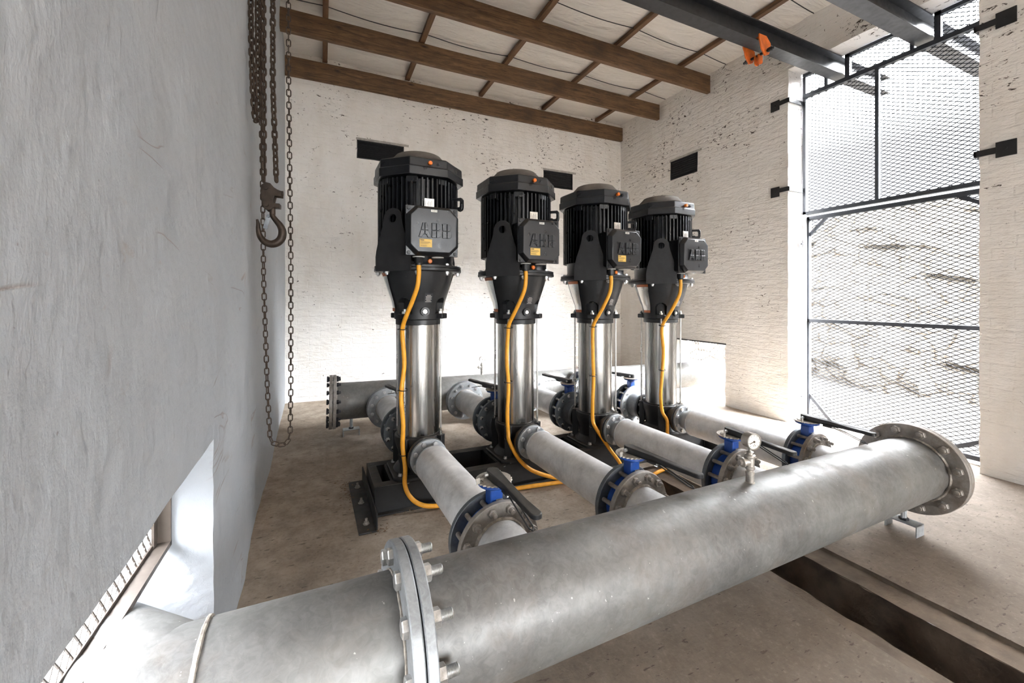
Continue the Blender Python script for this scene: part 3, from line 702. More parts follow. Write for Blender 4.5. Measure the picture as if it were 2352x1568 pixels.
# ---------------------------------------------------------------- butterfly valves (local: body centre plane y=0, handle towards -Y)
def make_valve():
    t = thing('butterfly_valve', '', 'valve', (0, 0, 0), 0, 'blue butterfly valves')
    mb = MB().ring((0, -.033, AX), (0, .033, AX), .07, .118, 48); mb.ring((0, -.02, AX), (0, .02, AX), .112, .125, 48)
    part('valve_body', mb, 'blue', t)
    nk = MB(); nk.obox((0, 0, AX+.155), (.052, .050, .09), Matrix.Identity(3)); nk.obox((0, 0, AX+0.204), (.044, .040, .03), Matrix.Identity(3))
    nk.lathe([(.06, 0), (.062, .004), (.062, .014), (.05, .014)], (0, 0, AX+0.21), (0, 0, 1), 24)
    part('valve_neck', nk, 'blue', t, bev=.006)
    part('maker_plate', MB().box(-.004, .022, -.0285, -.026, AX+.128, AX+.162), 'silver', t)
    n = 48; P = []
    for k in range(n):
        a = 2*PI*k/n; R = .070
        if PI*.98 < a < PI*2.05 and k % 2: R = .0635
        P.append((R*math.cos(a), R*math.sin(a)))
    part('index_plate', MB().prism(P, AX+0.225, AX+0.23), 'index', t)
    sl = MB()
    for a0 in (.4, 1.9, 2.9):
        sl.tube([(.05*math.cos(a0+q*.09), .05*math.sin(a0+q*.09), AX+0.2303) for q in range(6)], .0016, 5)
    part('index_slot', sl, 'ink', t)
    part('plate_screw', MB().lathe([(.011, 0), (.011, .005), (.008, .007)], (-.045, .02, AX+0.229), (0, 0, 1), 10), 'index', t)
    part('stop_tab', MB().bar((-.069, -.01, AX+0.227), (-.072, -.012, AX+0.25), .014, .002, (0, 1, 0)), 'index', t)
    # lever: outline along -Y, thickness in z
    P = []
    for k in range(9): a = PI*k/8; P.append((.024*math.cos(a), .012+.024*math.sin(a)))
    P += [(-.020, -.05), (-.0155, -.13), (-.0165, -.24), (-.0185, -.325)]
    for k in range(7): a = PI+PI*k/6; P.append((.0185*math.cos(a), -.332+.0185*math.sin(a)*1.0))
    P += [(.0185, -.325), (.0165, -.24), (.0155, -.13), (.020, -.05)]
    ys = [-.37, -.25, -.15, -.10, -.05, .04]
    lev = MB(); N = len(P)
    def zt(y): return AX+0.261+.004*math.sin(y*9) - (.006 if y < -.2 else 0) + (0.03*(-y) if y > -.1 else .003)
    def th(y): return .030 if y > -.05 else (.030+(-.05-y)/.08*-.012 if y > -.13 else .017)
    vs = [(u, v, zt(v)) for u, v in P]+[(u, v, zt(v)-th(v)) for u, v in P]
    lev.add(vs, [tuple(range(N)), tuple(range(N, 2*N))[::-1]]+[(k, (k+1) % N, N+(k+1) % N, N+k) for k in range(N)])
    part('lever', lev, 'lever', t, bev=.003)
    part('pivot_bolt', MB().cyl((-.036, 0.008, AX+0.246), (.030, .008, AX+0.246), .008, n=12), 'bolt', t)
    gr = [(-.008, -.10, AX+0.24), (-.008, -.15, AX+0.23), (-.008, -.30, AX+0.193), (0, -.312, AX+0.19), (.008, -.30, AX+0.193), (.008, -.15, AX+0.23), (.008, -.10, AX+0.24)]
    part('release_grip', MB().tube(gr, .0028, 8), 'lever', t)
    part('latch', MB().box(-.012, .012, -.15, -.095, AX+0.223, AX+0.24).box(-.009, .009, -.10, -.058, AX+0.2305, AX+0.237), 'lever', t)
    part('latch_pin', MB().cyl((-.016, -.15, AX+0.23), (.016, -.15, AX+0.23), .0045, n=10), 'bolt', t)
    for k in range(12):
        a = 2*PI*k/12+PI/12; put('bolt', B12, t, (.138*math.cos(a), -.055, AX+.138*math.sin(a)), (0, a, 0))
    return t
v0 = make_valve()
VL = ('nearest blue butterfly valve, with a dusty black lever pointing at the camera', 'blue butterfly valve on the second discharge pipe from the left, lever towards the header',
      'blue butterfly valve on the third discharge pipe, directly behind the pressure gauge', 'blue butterfly valve on the farthest discharge pipe, near the big end flange')
RZ = (TH-.05, TH+.05, TH-.13, TH-.10)
def place_valve(first, i, yl, rz, label, flip=False, turn=0.):
    v = v0 if first else copy_tree(v0)
    for ch in v.children:
        if ch.name.split('.')[0] in ('lever', 'release_grip', 'latch', 'latch_pin', 'pivot_bolt'): ch.rotation_euler = (0, 0, turn)
    v.location = BL2W(i, 0, yl, 0); v.rotation_euler = (0, 0, rz); v['label'] = label
    for ch in v.children:
        if flip and ch.name.startswith('bolt'): ch.data = B12b
    return v
for i in range(4): place_valve(i == 0, i, -1.128, TH, VL[i], False, (-.03, .09, -.15, -.12)[i])
for v in [o for o in bpy.data.objects if o.name.startswith('butterfly_valve')]: pass
SL_ = ('blue butterfly valve behind the leftmost pump, almost hidden by it', 'blue butterfly valve just left of the second pump, its black lever pointing away', 'blue butterfly valve seen between the second and third pumps, lever pointing away', 'blue butterfly valve between the third and fourth pumps, its black lever pointing away')
for i in range(4): place_valve(False, i, .352, PI+TH, SL_[i], True, (.2, .22, .12, .25)[i])
place_valve(False, 3, 1.06, TH, 'blue butterfly valve far back where the last suction pipe meets the back header', True)

# ---------------------------------------------------------------- front header
HR = .163; hy = lambda x: 1.087+.0235*(x-.2); hz = lambda x: .333-.02*(x-.2)
def hp(x): return Vector((x, hy(x), hz(x)))
HD = (hp(3)-hp(0)).normalized()
H = thing('front_header_pipe', 'large dull galvanised header pipe crossing the foreground with a big end flange', 'pipe', tuple(hp(1.6)-Vector((0, 0, .163))))
def onhd(mb_prof, x, n=72):  # lathe along header axis from x
    return MB().lathe(mb_prof, hp(x), HD, n)
part('pipe_barrel', onhd([(HR, .0), (HR, 2.755)], .215, 96), 'galv', H, world=True)
part('left_flange', onhd([(.232, 0), (.2345, .003), (.2345, .023), (.232, .026)], .198), 'fl', H, world=True)
part('end_flange', onhd([(.237, 0), (.239, .003), (.239, .024), (.237, .027)], 2.955), 'flr', H, world=True)
part('weld_seam', weldring(MB(), hp(2.953), HD, .168, .006, 120), 'weld', H, world=True)
part('weld_seam', weldring(MB(), hp(.227), HD, .164, .0025, 90), 'weld', H, world=True)
RH = HD.to_track_quat('Y', 'Z')  # maps local Y to header dir
def hbolt(me, x, k, n, R, parent, rot180=False, ph=0):
    a = 2*PI*k/n+ph; side = HD.cross(Vector((0, 0, 1))).normalized(); upv = side.cross(HD)
    p = hp(x)+side*R*math.cos(a)+upv*R*math.sin(a)
    q = (HD if not rot180 else -HD).to_track_quat('Y', 'Z')
    o = put('bolt', me, parent, p-parent.location); o.rotation_euler = q.to_euler()
BH = bolt_mesh('bolt', .052, .0125, 'bolt', .030, True, True, True)
for k in range(12): hbolt(BH, .198+.026, k, 12, .200, H, True, PI/12)
BE = bolt_mesh('bolt', .058, .0125, 'boltr', .012, True, True)
for k in range(12): hbolt(BE, 2.955, k, 12, .204, H, False, PI/12)
bf = onhd([(.237, 0), (.239, .003), (.239, .024), (.237, .027)], 2.986)
solo('blind_flange', bf, 'flr', 'round steel blanking flange closing the far right end of the front header', 'flange', 'blanking flanges')
# branch stubs on the header
for i in range(4):
    p0 = Vector(BL2W(i, 0, -1.163, AX)); p1 = Vector(BL2W(i, 0, -1.186, AX)); d = (p1-p0).normalized()
    part('branch_flange', MB().lathe([(.161, 0), (.163, .002), (.163, .020), (.160, .023)], p0, d, 60), 'flr', H, world=True)
    part('branch_stub', MB().lathe([(.1, .01), (.1, .20)], p0, d, 48), 'galv2', H, world=True)
    part('weld_seam', weldring(MB(), p0+d*.0245, d, .1035, .0055, 60), 'weld', H, world=True)
# ---------------------------------------------------------------- left elbow / wye
W = thing('wye_pipe', 'beige-grey pipe section leaving through the low opening at lower left', 'pipe', (-.2, 1.08, .17))
hx = HD
part('pipe_barrel', MB().lathe([(HR, 0), (HR, 1.25)], hp(.183), -HD, 96), 'galv', W, world=True)
part('left_flange', onhd([(.232, 0), (.2345, .003), (.2345, .023), (.232, .026)], .1685), 'fl', W, world=True)
part('gasket', onhd([(.19, 0), (.222, .001), (.222, .003), (.19, .004)], .1945), 'rubber', W, world=True)
part('angled_branch', MB().lathe([(HR*.998, 0), (HR*.998, 1.1)], hp(-.31), Vector((-.74, .67, .0)), 96), 'galv', W, world=True)
part('weld_seam', weldring(MB(), hp(-.235), HD, .1635, .0045, 110), 'weld', W, world=True)
part('weld_seam', weldring(MB(), hp(.166), HD, .164, .003, 90), 'weld', W, world=True)
# mitre seam between barrel and branch
# ---------------------------------------------------------------- gauge on front header
def gauge_thing(loc, aim, s, label):
    t = thing('pressure_gauge', label, 'gauge', loc, aim, 'pressure gauges on the headers')
    part('socket', MB().lathe([(.017*s, -.02), (.017*s, .040*s), (.0185*s, .041*s), (.0185*s, .052*s)], n=24), 'fitting', t)
    part('weld_seam', weldring(MB(), (0, 0, .001), (0, 0, 1), .018*s, .003*s, 20), 'weld', t)
    part('nipple', MB().lathe([(.0145*s, .05*s), (.0145*s, .066*s)], n=24), 'fitting', t)
    part('gauge_cock', MB().lathe([(.0175*s, .060*s), (.0205*s, .064*s), (.0205*s, .072*s), (.0178*s, .075*s), (.0178*s, .112*s), (.0215*s, .116*s), (.0215*s, .124*s), (.015*s, .127*s), (.015*s, .138*s), (.011*s, .14*s)], n=28), 'fitting', t)
    part('side_port', MB().cyl((0, 0, .094*s), (-.034*s, .0, .094*s), .0155*s).lathe([(.019*s, .032*s), (.021*s, .034*s), (.021*s, .042*s), (.018*s, .044*s)], (0, 0, .094*s), (-1, 0, 0), 24).cyl((-.042*s, 0, .094*s), (-.056*s, 0, .094*s), .012*s, n=6), 'fitting', t)
    part('stem', MB().cyl((0, 0, .135*s), (0, 0, .158*s), .0065*s), 'fitting', t)
    zc = .189*s
    part('case', MB().lathe([(.028*s, .0), (.0335*s, .002*s), (.0335*s, .036*s), (.036*s, .037*s), (.036*s, .043*s), (.033*s, .045*s), (.031*s, .041*s)], (0, .018*s, zc), (0, -1, 0), 44), 'silver', t)
    d = part('dial', MB().lathe([(.0, 0), (.0312*s, 0)], (0, -.0232*s, zc), (0, -1, 0), 40, False), 'dial', t)
    nd = MB().bar((.004*s, -.0245*s, zc+.002*s), (-.022*s, -.0245*s, zc-.008*s), .0022*s, .0012*s, (0, 1, 0)); nd.cyl((0, -.0238*s, zc), (0, -.026*s, zc), .0045*s, n=14)
    part('needle', nd, 'ink', d)
    tk = MB()
    for k in range(9):
        a = math.radians(225-k*33.75); tk.bar((.025*s*math.cos(a), -.0243*s, zc+.025*s*math.sin(a)), (.029*s*math.cos(a), -.0243*s, zc+.029*s*math.sin(a)), .0013*s, .0008*s, (0, 1, 0))
    for q, zz in ((.0, -.012), (.004, -.017), (-.005, -.017)): tk.bar((q*s, -.0243*s, zc+zz*s), ((q+.004)*s, -.0243*s, zc+zz*s), .002*s, .0008*s, (0, 1, 0))
    part('scale_marks', tk, 'ink', d)
    return t
gauge_thing((1.588, 1.12, hz(1.588)+.160), math.radians(-12), .92, 'round pressure gauge standing on the front header pipe')
# ---------------------------------------------------------------- rear header
by = lambda x: 3.935-.015*x; bz = lambda x: .312-.0185*x
def bp(x): return Vector((x, by(x), bz(x)))
BD = (bp(3)-bp(0)).normalized()
Bh = thing('back_header_pipe', 'large grey header pipe along the back wall leaving through the low opening', 'pipe', tuple(bp(2)-Vector((0, 0, .16))))
part('pipe_barrel', MB().lathe([(.16, 0), (.16, 4.9)], bp(.1), BD, 72), 'galv', Bh, world=True)
part('end_flange', MB().lathe([(.230, 0), (.232, .002), (.232, .024), (.230, .026)], bp(.085), BD, 64), 'flr', Bh, world=True)
part('weld_seam', weldring(MB(), bp(.113), BD, .163, .004), 'weld', Bh, world=True)
for k in range(16):
    a = 2*PI*k/16+PI/16; side = BD.cross(Vector((0, 0, 1))).normalized(); upv = side.cross(BD); p = bp(.111)+side*.203*math.cos(a)+upv*.203*math.sin(a)
    o = put('bolt', bolt_mesh('bolt', .062, .011, 'boltd', .016) if k == 0 else BK, Bh, p-Bh.location); BK = o.data; o.rotation_euler = (-BD).to_track_quat('Y', 'Z').to_euler()
for i in range(4):
    yy = 1.005 if i < 3 else 1.10
    p0 = Vector(BL2W(i, 0, yy, AX)); d = (Vector(BL2W(i, 0, yy+.1, AX))-p0).normalized()
    part('branch_flange', MB().lathe([(.168, .012), (.170, .014), (.170, .032), (.168, .034)], p0, d, 56), 'fl', Bh, world=True)
    part('branch_stub', MB().lathe([(.1, .03), (.1, .25)], p0, d, 48), 'galv2', Bh, world=True)
solo('blind_flange', MB().lathe([(.230, 0), (.232, .002), (.232, .024), (.230, .026)], bp(.055), BD, 64), 'flr', 'round brown-grey blanking flange closing the left end of the back header', 'flange', 'blanking flanges')
gauge_thing((1.47, by(1.47), bz(1.47)+.157), math.radians(-8), .84, 'small pressure gauge standing on the back header between the first two pumps')
# ---------------------------------------------------------------- pipe supports
def support(c, ztop, label, rz=0.):
    x, y = c; z0 = zf(x); t = thing('pipe_support', label, 'pipe support', (x, y, z0), rz, 'steel channel pipe supports'); h = .058
    mb = MB().box(-.04, .04, -.07, .07, h-.006, h).box(-.04, .04, -.07, -.064, -.004, h).box(-.04, .04, .064, .07, -.004, h)
    part('channel_foot', mb, 'fl', t, bev=.002, sm=False)
    part('nut', MB().lathe([(.022, 0), (.022, .012)], (0, 0, h), (0, 0, 1), 6), 'boltd', t)
    part('post', MB().cyl((0, 0, h), (0, 0, ztop-z0+.01), .013, n=16).box(-.022, .022, -.004, .004, h+.012, ztop-z0+.012), 'fl', t)
support((2.90, hy(2.9)-.0), hz(2.9)-HR, 'small steel channel support under the right end of the front header')
support((.235, by(.235)), bz(.235)-.16, 'small steel channel support under the left end of the back header', PI/2)
support((3.6, by(3.6)), bz(3.6)-.16, 'small steel channel support under the back header near the wall opening', PI/2)
support((-.05, hy(-.05)), hz(-.05)-HR, 'small steel channel support under the nearest pipe section at lower left')

# ================================================================== pumps (local origin on top of base frame)
FZ = .160
def cone_pt(r, a, z): return (r*math.cos(a), r*math.sin(a), z)
def make_pump():
    t = thing('booster_pump', '', 'pump', (0, 0, 0), TH*.6, 'vertical booster pumps')
    A = AX-FZ
    # foot
    f = .175; c = .05
    P = [(-f+c, -f), (f-c, -f), (f, -f+c), (f, f-c), (f-c, f), (-f+c, f), (-f, f-c), (-f, -f+c)]
    part('foot_plate', MB().prism(P, .0, .022), 'black', t, bev=.006)
    for sx in (-1, 1):
        for sy in (-1, 1):
            part('foot_bolt', MB().lathe([(.014, .022), (.014, .026), (.0115, .026), (.0115, .036)], (sx*.135, sy*.115, 0), (0, 0, 1), 6), 'bolt', t)
    mb = MB().lathe([(.155, .02), (.14, .04), (.12, .06), (.125, .13), (.138, .17), (.145, .20), (.145, .228), (.13, .232)], n=48)
    mb.lathe([(.074, -.205), (.074, .20)], (0, 0, A), (0, 1, 0), 40)
    for a in (PI/4, 3*PI/4, -PI/4, -3*PI/4): mb.obox((.150*math.cos(a), .150*math.sin(a), .13), (.045, .045, .20), Matrix.Rotation(a, 3, 'Z'))
    part('base_casting', mb, 'black', t, bev=.003)
    part('discharge_flange', disc(-.222, -.198, .113, A, 48), 'black', t); part('suction_flange', disc(.164, .186, .113, A, 48), 'black', t)
    for k in range(8):
        a = 2*PI*k/8+PI/8; put('bolt', B8, t, (.088*math.cos(a), .164, A+.088*math.sin(a)), (0, a, 0))
    part('outer_sleeve', MB().lathe([(.127, .225), (.127, .912)], n=96), 'steel', t)
    part('sleeve_collar', MB().lathe([(.135, .903), (.138, .906), (.138, .932), (.13, .936)], n=56), 'black', t)
    part('sleeve_collar', MB().lathe([(.131, .222), (.133, .224), (.133, .236), (.128, .238)], n=56), 'black', t)
    for a in (PI/4, 3*PI/4, -PI/4, -3*PI/4):
        x, y = .155*math.cos(a), .155*math.sin(a)
        part('stay_bolt', MB().cyl((x, y, .16), (x, y, .992), .0065, n=12), 'rod', t)
        mbn = MB().lathe([(.015, .972), (.015, .986)], (x, y, 0), (0, 0, 1), 6); mbn.cyl((x, y, .986), (x, y, 1.0), .008, n=10)
        part('stay_nut', mbn, 'bright', t)
    # lantern (adapter) with four arched recesses
    prof = [(.138, .934), (.146, .938), (.147, .975), (.149, 1.0), (.158, 1.043), (.170, 1.08), (.184, 1.122), (.197, 1.165), (.207, 1.20), (.213, 1.222)]
    def rad(z):
        for (r0, z0), (r1, z1) in zip(prof, prof[1:]):
            if z <= z1: return r0+(r1-r0)*max(0, z-z0)/(z1-z0)
        return prof[-1][0]
    n = 180; zs = [.934+(1.222-.934)*k/58 for k in range(59)]; lan = MB(); vs = []
    def rec(a, z):
        for c_ in (PI/4, 3*PI/4, -PI/4, -3*PI/4):
            da = (a-c_+PI) % (2*PI)-PI; x = da*.155
            if z < 1.020 and abs(x) < .045 and z > .972: return True
            if z >= 1.020 and x*x+(z-1.020)**2 < .045**2: return True
        return False
    for z in zs:
        for i in range(n):
            a = 2*PI*i/n; r = rad(z)
            if rec(a, z): r = min(r, .118)
            vs.append(cone_pt(r, a, z))
    lan.add(vs, [(j*n+i, j*n+(i+1) % n, (j+1)*n+(i+1) % n, (j+1)*n+i) for j in range(len(zs)-1) for i in range(n)])
    lo = part('lantern', lan, 'black', t, ang=50)
    for a in (PI/4, 3*PI/4, -PI/4, -3*PI/4): lg = MB(); lg.obox((.158*math.cos(a), .158*math.sin(a), .956), (.052, .062, .032), Matrix.Rotation(a, 3, 'Z')); part('lug', lg, 'black', t, bev=.005)
    # vent plug on -Y side
    part('plug_boss', MB().ring((0, -.140, .985), (0, -.168, .985), .016, .026, 28), 'black', t)
    part('vent_plug', MB().cyl((0, -.14, .985), (0, -.166, .985), .0135, n=6), 'bright', t)
    # rating plate on cone
    zc_, hc = 1.058, .028
    a0 = -PI/2; rp = MB()
    def plate_on_cone(a_c, half, zlo, zhi, off, ztop=None, half2=None, cols=6, rows=6):
        vs = []
        for j in range(rows+1):
            z = zlo+(zhi-zlo)*j/rows; hw = half+((half2 or half)-half)*j/rows
            for i in range(cols+1):
                q = -hw+2*hw*i/cols; r = rad(min(z, 1.222))+off; vs.append(cone_pt(r, a_c+q/r, z))
        return vs, [(j*(cols+1)+i, j*(cols+1)+i+1, (j+1)*(cols+1)+i+1, (j+1)*(cols+1)+i) for j in range(rows) for i in range(cols)]
    rp.add(*plate_on_cone(a0+.12, .026, 1.035, 1.095, .003)); part('rating_plate', rp, 'boltd', t)
    ln = MB()
    for k in range(6): ln.add(*plate_on_cone(a0+.12-.0*k, (.019, .014, .019, .017, .019, .012)[k], 1.042+k*.0075, 1.0448+k*.0075, .0045, rows=1))
    part('rating_print', ln, 'inkl', t)
    for s in (0, PI):
        gd = MB(); gd.add(*plate_on_cone(s, .034, .985, 1.215, .006, half2=.066, rows=16)); 
        part('coupling_guard', gd, 'guard', t, 'shiny coupling guard sheet')
        gb = MB(); gb.add(*plate_on_cone(s, .0345, .985, 1.005, .0075, half2=.035)); gb.add(*plate_on_cone(s, .0645, 1.196, 1.216, .0075, half2=.0665)); part('guard_tab', gb, 'gtab', t)
    # motor flange
    part('motor_flange', MB().lathe([(.21, 1.222), (.262, 1.224), (.264, 1.226), (.264, 1.240), (.258, 1.242), (.262, 1.244), (.262, 1.256), (.258, 1.258), (.2, 1.262)], n=72), 'black', t)
    fb = None
    for k in range(8):
        a = 2*PI*k/8+PI/8+.12; x, y = .243*math.cos(a), .243*math.sin(a)
        if fb is None:
            m_ = MB().lathe([(.0135, 1.208), (.0135, 1.222)], n=6); m_.cyl((0, 0, 1.20), (0, 0, 1.27), .008, n=10); m_.lathe([(.0135, 1.257), (.0135, 1.268)], n=6)
            fb = m_.mesh('flange_bolt', 'bolt')
        put('flange_bolt', fb, t, (x, y, 0))
    part('motor_shield', MB().lathe([(.222, 1.26), (.212, 1.28), (.214, 1.34), (.222, 1.36)], n=56), 'motor', t)
    # finned stator
    nf = 52; P = []
    for k in range(nf):
        a = 2*PI*k/nf; w1 = 2*PI/nf
        for da, r in ((0, .206), (.60*w1, .206), (.66*w1, .243), (.94*w1, .243)): P.append((r*math.cos(a+da), r*math.sin(a+da)))
    part('finned_stator', MB().prism(P, 1.35, 1.755), 'motor', t, sm=False)
    for k in range(8):
        br = MB(); a = 2*PI*k/8; br.obox((.225*math.cos(a+PI/8), .225*math.sin(a+PI/8), 1.745), (.03, .06, .035), Matrix.Rotation(a+PI/8, 3, 'Z'))
        part('cowl_lug', br, 'motor', t, bev=.004)
    # octagonal fan cowl
    def octo(ap, ch=.44):
        q = ap*ch; return [(-q, -ap), (q, -ap), (ap, -q), (ap, q), (q, ap), (-q, ap), (-ap, q), (-ap, -q)]
    cw = MB(); L_ = [(.250, 1.765), (.254, 1.766), (.254, 1.812), (.248, 1.816), (.246, 1.862), (.236, 1.870), (.200, 1.880)]
    vs = []
    for ap, z in L_: vs += [(x, y, z) for x, y in octo(ap)]
    cw.add(vs, [(j*8+i, j*8+(i+1) % 8, (j+1)*8+(i+1) % 8, (j+1)*8+i) for j in range(len(L_)-1) for i in range(8)]+[tuple(range(8))[::-1], tuple(range((len(L_)-1)*8, len(L_)*8))])
    part('fan_cowl', cw, 'motor', t, bev=.003)
    part('cowl_cone', MB().lathe([(.198, 1.876), (.150, 1.925), (.140, 1.937), (.128, 1.938), (.122, 1.925)], n=56), 'dusty', t, 'dusty sloping cowl top')
    part('cowl_plug', MB().lathe([(.012, 0), (.012, .018), (.009, .021)], (.005, -.248, 1.835), (0, -1, 0), 14), 'plug', t, 'orange drain plug')
    part('cowl_knob', MB().lathe([(.008, 0), (.009, .008), (.0, .014)], (.055, -.246, 1.835), (0, -1, 0), 14, False), 'boltd', t)
    sc4 = MB()
    for x, y, a in ((-.1, -.249, 0), (.247, -.1, 1)): sc4.cyl((x, y, 1.805), (x-(.003 if 0 else 0)+(.004 if a else 0), y-(0 if a else .004), 1.805), .006, n=10)
    part('cowl_screw', sc4, 'boltd', t)
    # terminal box
    tb = MB().box(-.128, .128, -.312, -.19, 1.31, 1.555); part('terminal_box', tb, 'motor', t, bev=.01)
    xb, zb0, zb1 = .148, 1.298, 1.572; zm = (zb0+zb1)/2; hh = (zb1-zb0)/2
    cv = MB().box(-xb, xb, -.322, -.310, zb0, zb1)
    def oc(w_, h_, c_, y): return [(-w_+c_, y, zm-h_), (w_-c_, y, zm-h_), (w_, y, zm-h_+c_), (w_, y, zm+h_-c_), (w_-c_, y, zm+h_), (-w_+c_, y, zm+h_), (-w_, y, zm+h_-c_), (-w_, y, zm-h_+c_)]
    vs = oc(.146, hh-.002, .052, -.320)+oc(.146, hh-.002, .052, -.332)+oc(.128, hh-.018, .040, -.358); cv.add(vs, [(j*8+i, j*8+(i+1) % 8, (j+1)*8+(i+1) % 8, (j+1)*8+i) for j in range(2) for i in range(8)]+[tuple(range(16, 24))])
    cvo = part('box_cover', cv, 'motor', t, bev=.003)
    for sx in (-1, 1):
        for sz in (-1, 1):
            scw = MB(); scw.lathe([(.011, 0), (.009, .004)], (sx*.131, -.322, zm+sz*(hh-.016)), (0, -1, 0), 12); scw.cyl((sx*.131, -.326, zm+sz*(hh-.016)), (sx*.131, -.329, zm+sz*(hh-.016)), .005, n=6); part('cover_screw', scw, 'black', cvo)
    # maker letters embossed on the cover
    lt = MB(); h = .080; ox = -.086; oz = zm-.040; yb = -.358
    def quad(pts, dx): lt.prism([(ox+(dx+u)*h*.86, oz+v*h) for u, v in pts], yb+.001, yb-.0075, lambda u, v, w: (u, w, v))
    quad([(0, 0), (.25, 0), (.33, .2), (.46, .2), (.46, .46), (.165, .46)], 0); quad([(.18, .5), (.46, .5), (.46, 1), (.33, 1)], 0)
    quad([(.96-u, v) for u, v in [(0, 0), (.25, 0), (.33, .2), (.46, .2), (.46, .46), (.165, .46)]][::-1], 0); quad([(.96-u, v) for u, v in [(.18, .5), (.46, .5), (.46, 1), (.33, 1)]][::-1], 0)
    def arc(cx, cz, rx, rz_, a0_, a1_, n_=7): return [(cx+rx*math.cos(a0_+(a1_-a0_)*k/n_), cz+rz_*math.sin(a0_+(a1_-a0_)*k/n_)) for k in range(n_+1)]
    for dx in (1.05, 1.92):
        quad([(0, 0), (.34, 0), (.34, .47), (0, .47)], dx); quad([(0, .51), (.34, .51), (.34, 1), (0, 1)], dx)
        quad([(.38, 0)]+arc(.5, .27, .28, .27, -PI/2, PI/4)+[(.62, .47), (.38, .47)], dx)
        quad([(.38, .51), (.60, .51)]+arc(.46, .76, .24, .24, -PI/6, PI/2)+[(.38, 1)], dx)
    part('cover_lettering', lt, 'letter', cvo, sm=False, bev=.0016)
    nm = MB().box(-.028, .028, -.258, -.250, 1.57, 1.632); part('motor_nameplate', nm, 'silver', t)
    np_ = MB()
    for k in range(5): np_.box(-.022+k*.009, -.0208+k*.009, -.2592, -.258, 1.578, 1.578+(.045, .03, .04, .036, .045)[k])
    part('nameplate_print', np_, 'ink', t)
    # cable glands
    part('gland_washer', MB().lathe([(.034, 1.294), (.034, 1.299)], (-.062, -.262, 0), n=30), 'white', t)
    part('gland_washer', MB().lathe([(.034, 1.294), (.034, 1.299)], (.048, -.262, 0), n=30), 'white', t)
    part('cable_gland', MB().lathe([(.024, 1.262), (.024, 1.295)], (-.062, -.262, 0), n=8).lathe([(.018, 1.25), (.02, 1.262)], (-.062, -.262, 0), n=16), 'tie', t)
    part('drain_plug', MB().lathe([(.0, 0), (.013, .001), (.013, .016), (.009, .019)], (.012, -.215, 1.278), (0, -1, 0), 12), 'plug', t, 'orange drain plug under the terminal box')
    # lifting bracket plates at the -135 / 45 degree diagonals, lifting eyes at the others
    def bracket_outline():
        L = [(.113, 1.218), (.1135, 1.30), (.108, 1.335), (.098, 1.375), (.080, 1.43), (.066, 1.475), (.058, 1.515)]
        arc_ = [(.058*math.cos(a), 1.515+.058*math.sin(a)) for a in [PI*k/14 for k in range(1, 14)]]
        return [(u, v) for u, v in L]+arc_+[(-u, v) for u, v in reversed(L)]
    O = bracket_outline(); N = len(O); hole = []
    for u, v in O:
        a = math.atan2(v-1.515, u); hole.append((.0245*math.cos(a), 1.515+.0245*math.sin(a)))
    for ang in (-3*PI/4, PI/4):
        R_ = Matrix.Rotation(ang, 3, 'Z')
        def fr_(u, v, w): return tuple(R_ @ Vector((w, u, v)))
        mb = MB(); r0, r1 = .262, .274
        vs = [fr_(u, v, r1) for u, v in O]+[fr_(u, v, r1) for u, v in hole]+[fr_(u, v, r0) for u, v in O]+[fr_(u, v, r0) for u, v in hole]
        fs = []
        for k in range(N):
            q = (k+1) % N
            fs += [(k, q, N+q, N+k), (2*N+k, 3*N+k, 3*N+q, 2*N+q), (k, 2*N+k, 2*N+q, q), (N+k, N+q, 3*N+q, 3*N+k)]
        mb.add(vs, fs); part('lifting_plate', mb, 'blackp', t, ang=60)
        part('plate_foot', MB().prism([(-.113, .20), (.113, .20), (.113, .27), (-.113, .27)], 1.262, 1.272, lambda u, v, w: tuple(R_ @ Vector((v, u, w)))), 'blackp', t)
        if ang > 0: continue
        R2 = Matrix.Rotation(ang+PI/2, 3, 'Z'); eye = MB()
        eo = [(.235, 1.60), (.262, 1.60), (.285, 1.585), (.302, 1.595), (.307, 1.61), (.307, 1.655), (.298, 1.668), (.235, 1.668)]
        ei = [(.246, 1.618), (.262, 1.618), (.270, 1.612), (.286, 1.612), (.290, 1.62), (.290, 1.645), (.284, 1.652), (.246, 1.652)]
        vs = []
        for pl, w_ in ((eo, -.012), (ei, -.012), (eo, .012), (ei, .012)): vs += [tuple(R2 @ Vector((r, w_, z))) for r, z in pl]
        fs = []
        for k in range(8):
            q = (k+1) % 8; fs += [(k, q, 8+q, 8+k), (16+k, 24+k, 24+q, 16+q), (k, 16+k, 16+q, q), (8+k, 8+q, 24+q, 24+k)]
        eye.add(vs, fs); part('lifting_eye', eye, 'motor', t, bev=.003)
    return t
p0 = make_pump()
PLB = ('tall black pump with stainless column, leftmost and nearest of the four', 'tall black pump with stainless column, second from the left', 'tall black pump with stainless column, third from the left, cowl streaked white',
       'tall black pump with stainless column, rightmost and farthest, with no yellow label')
pumps = []
for i in range(4):
    p = p0 if i == 0 else copy_tree(p0)
    p.location = (PX[i], PY[i], zf(PX[i])+FZ); p['label'] = PLB[i]; pumps.append(p)
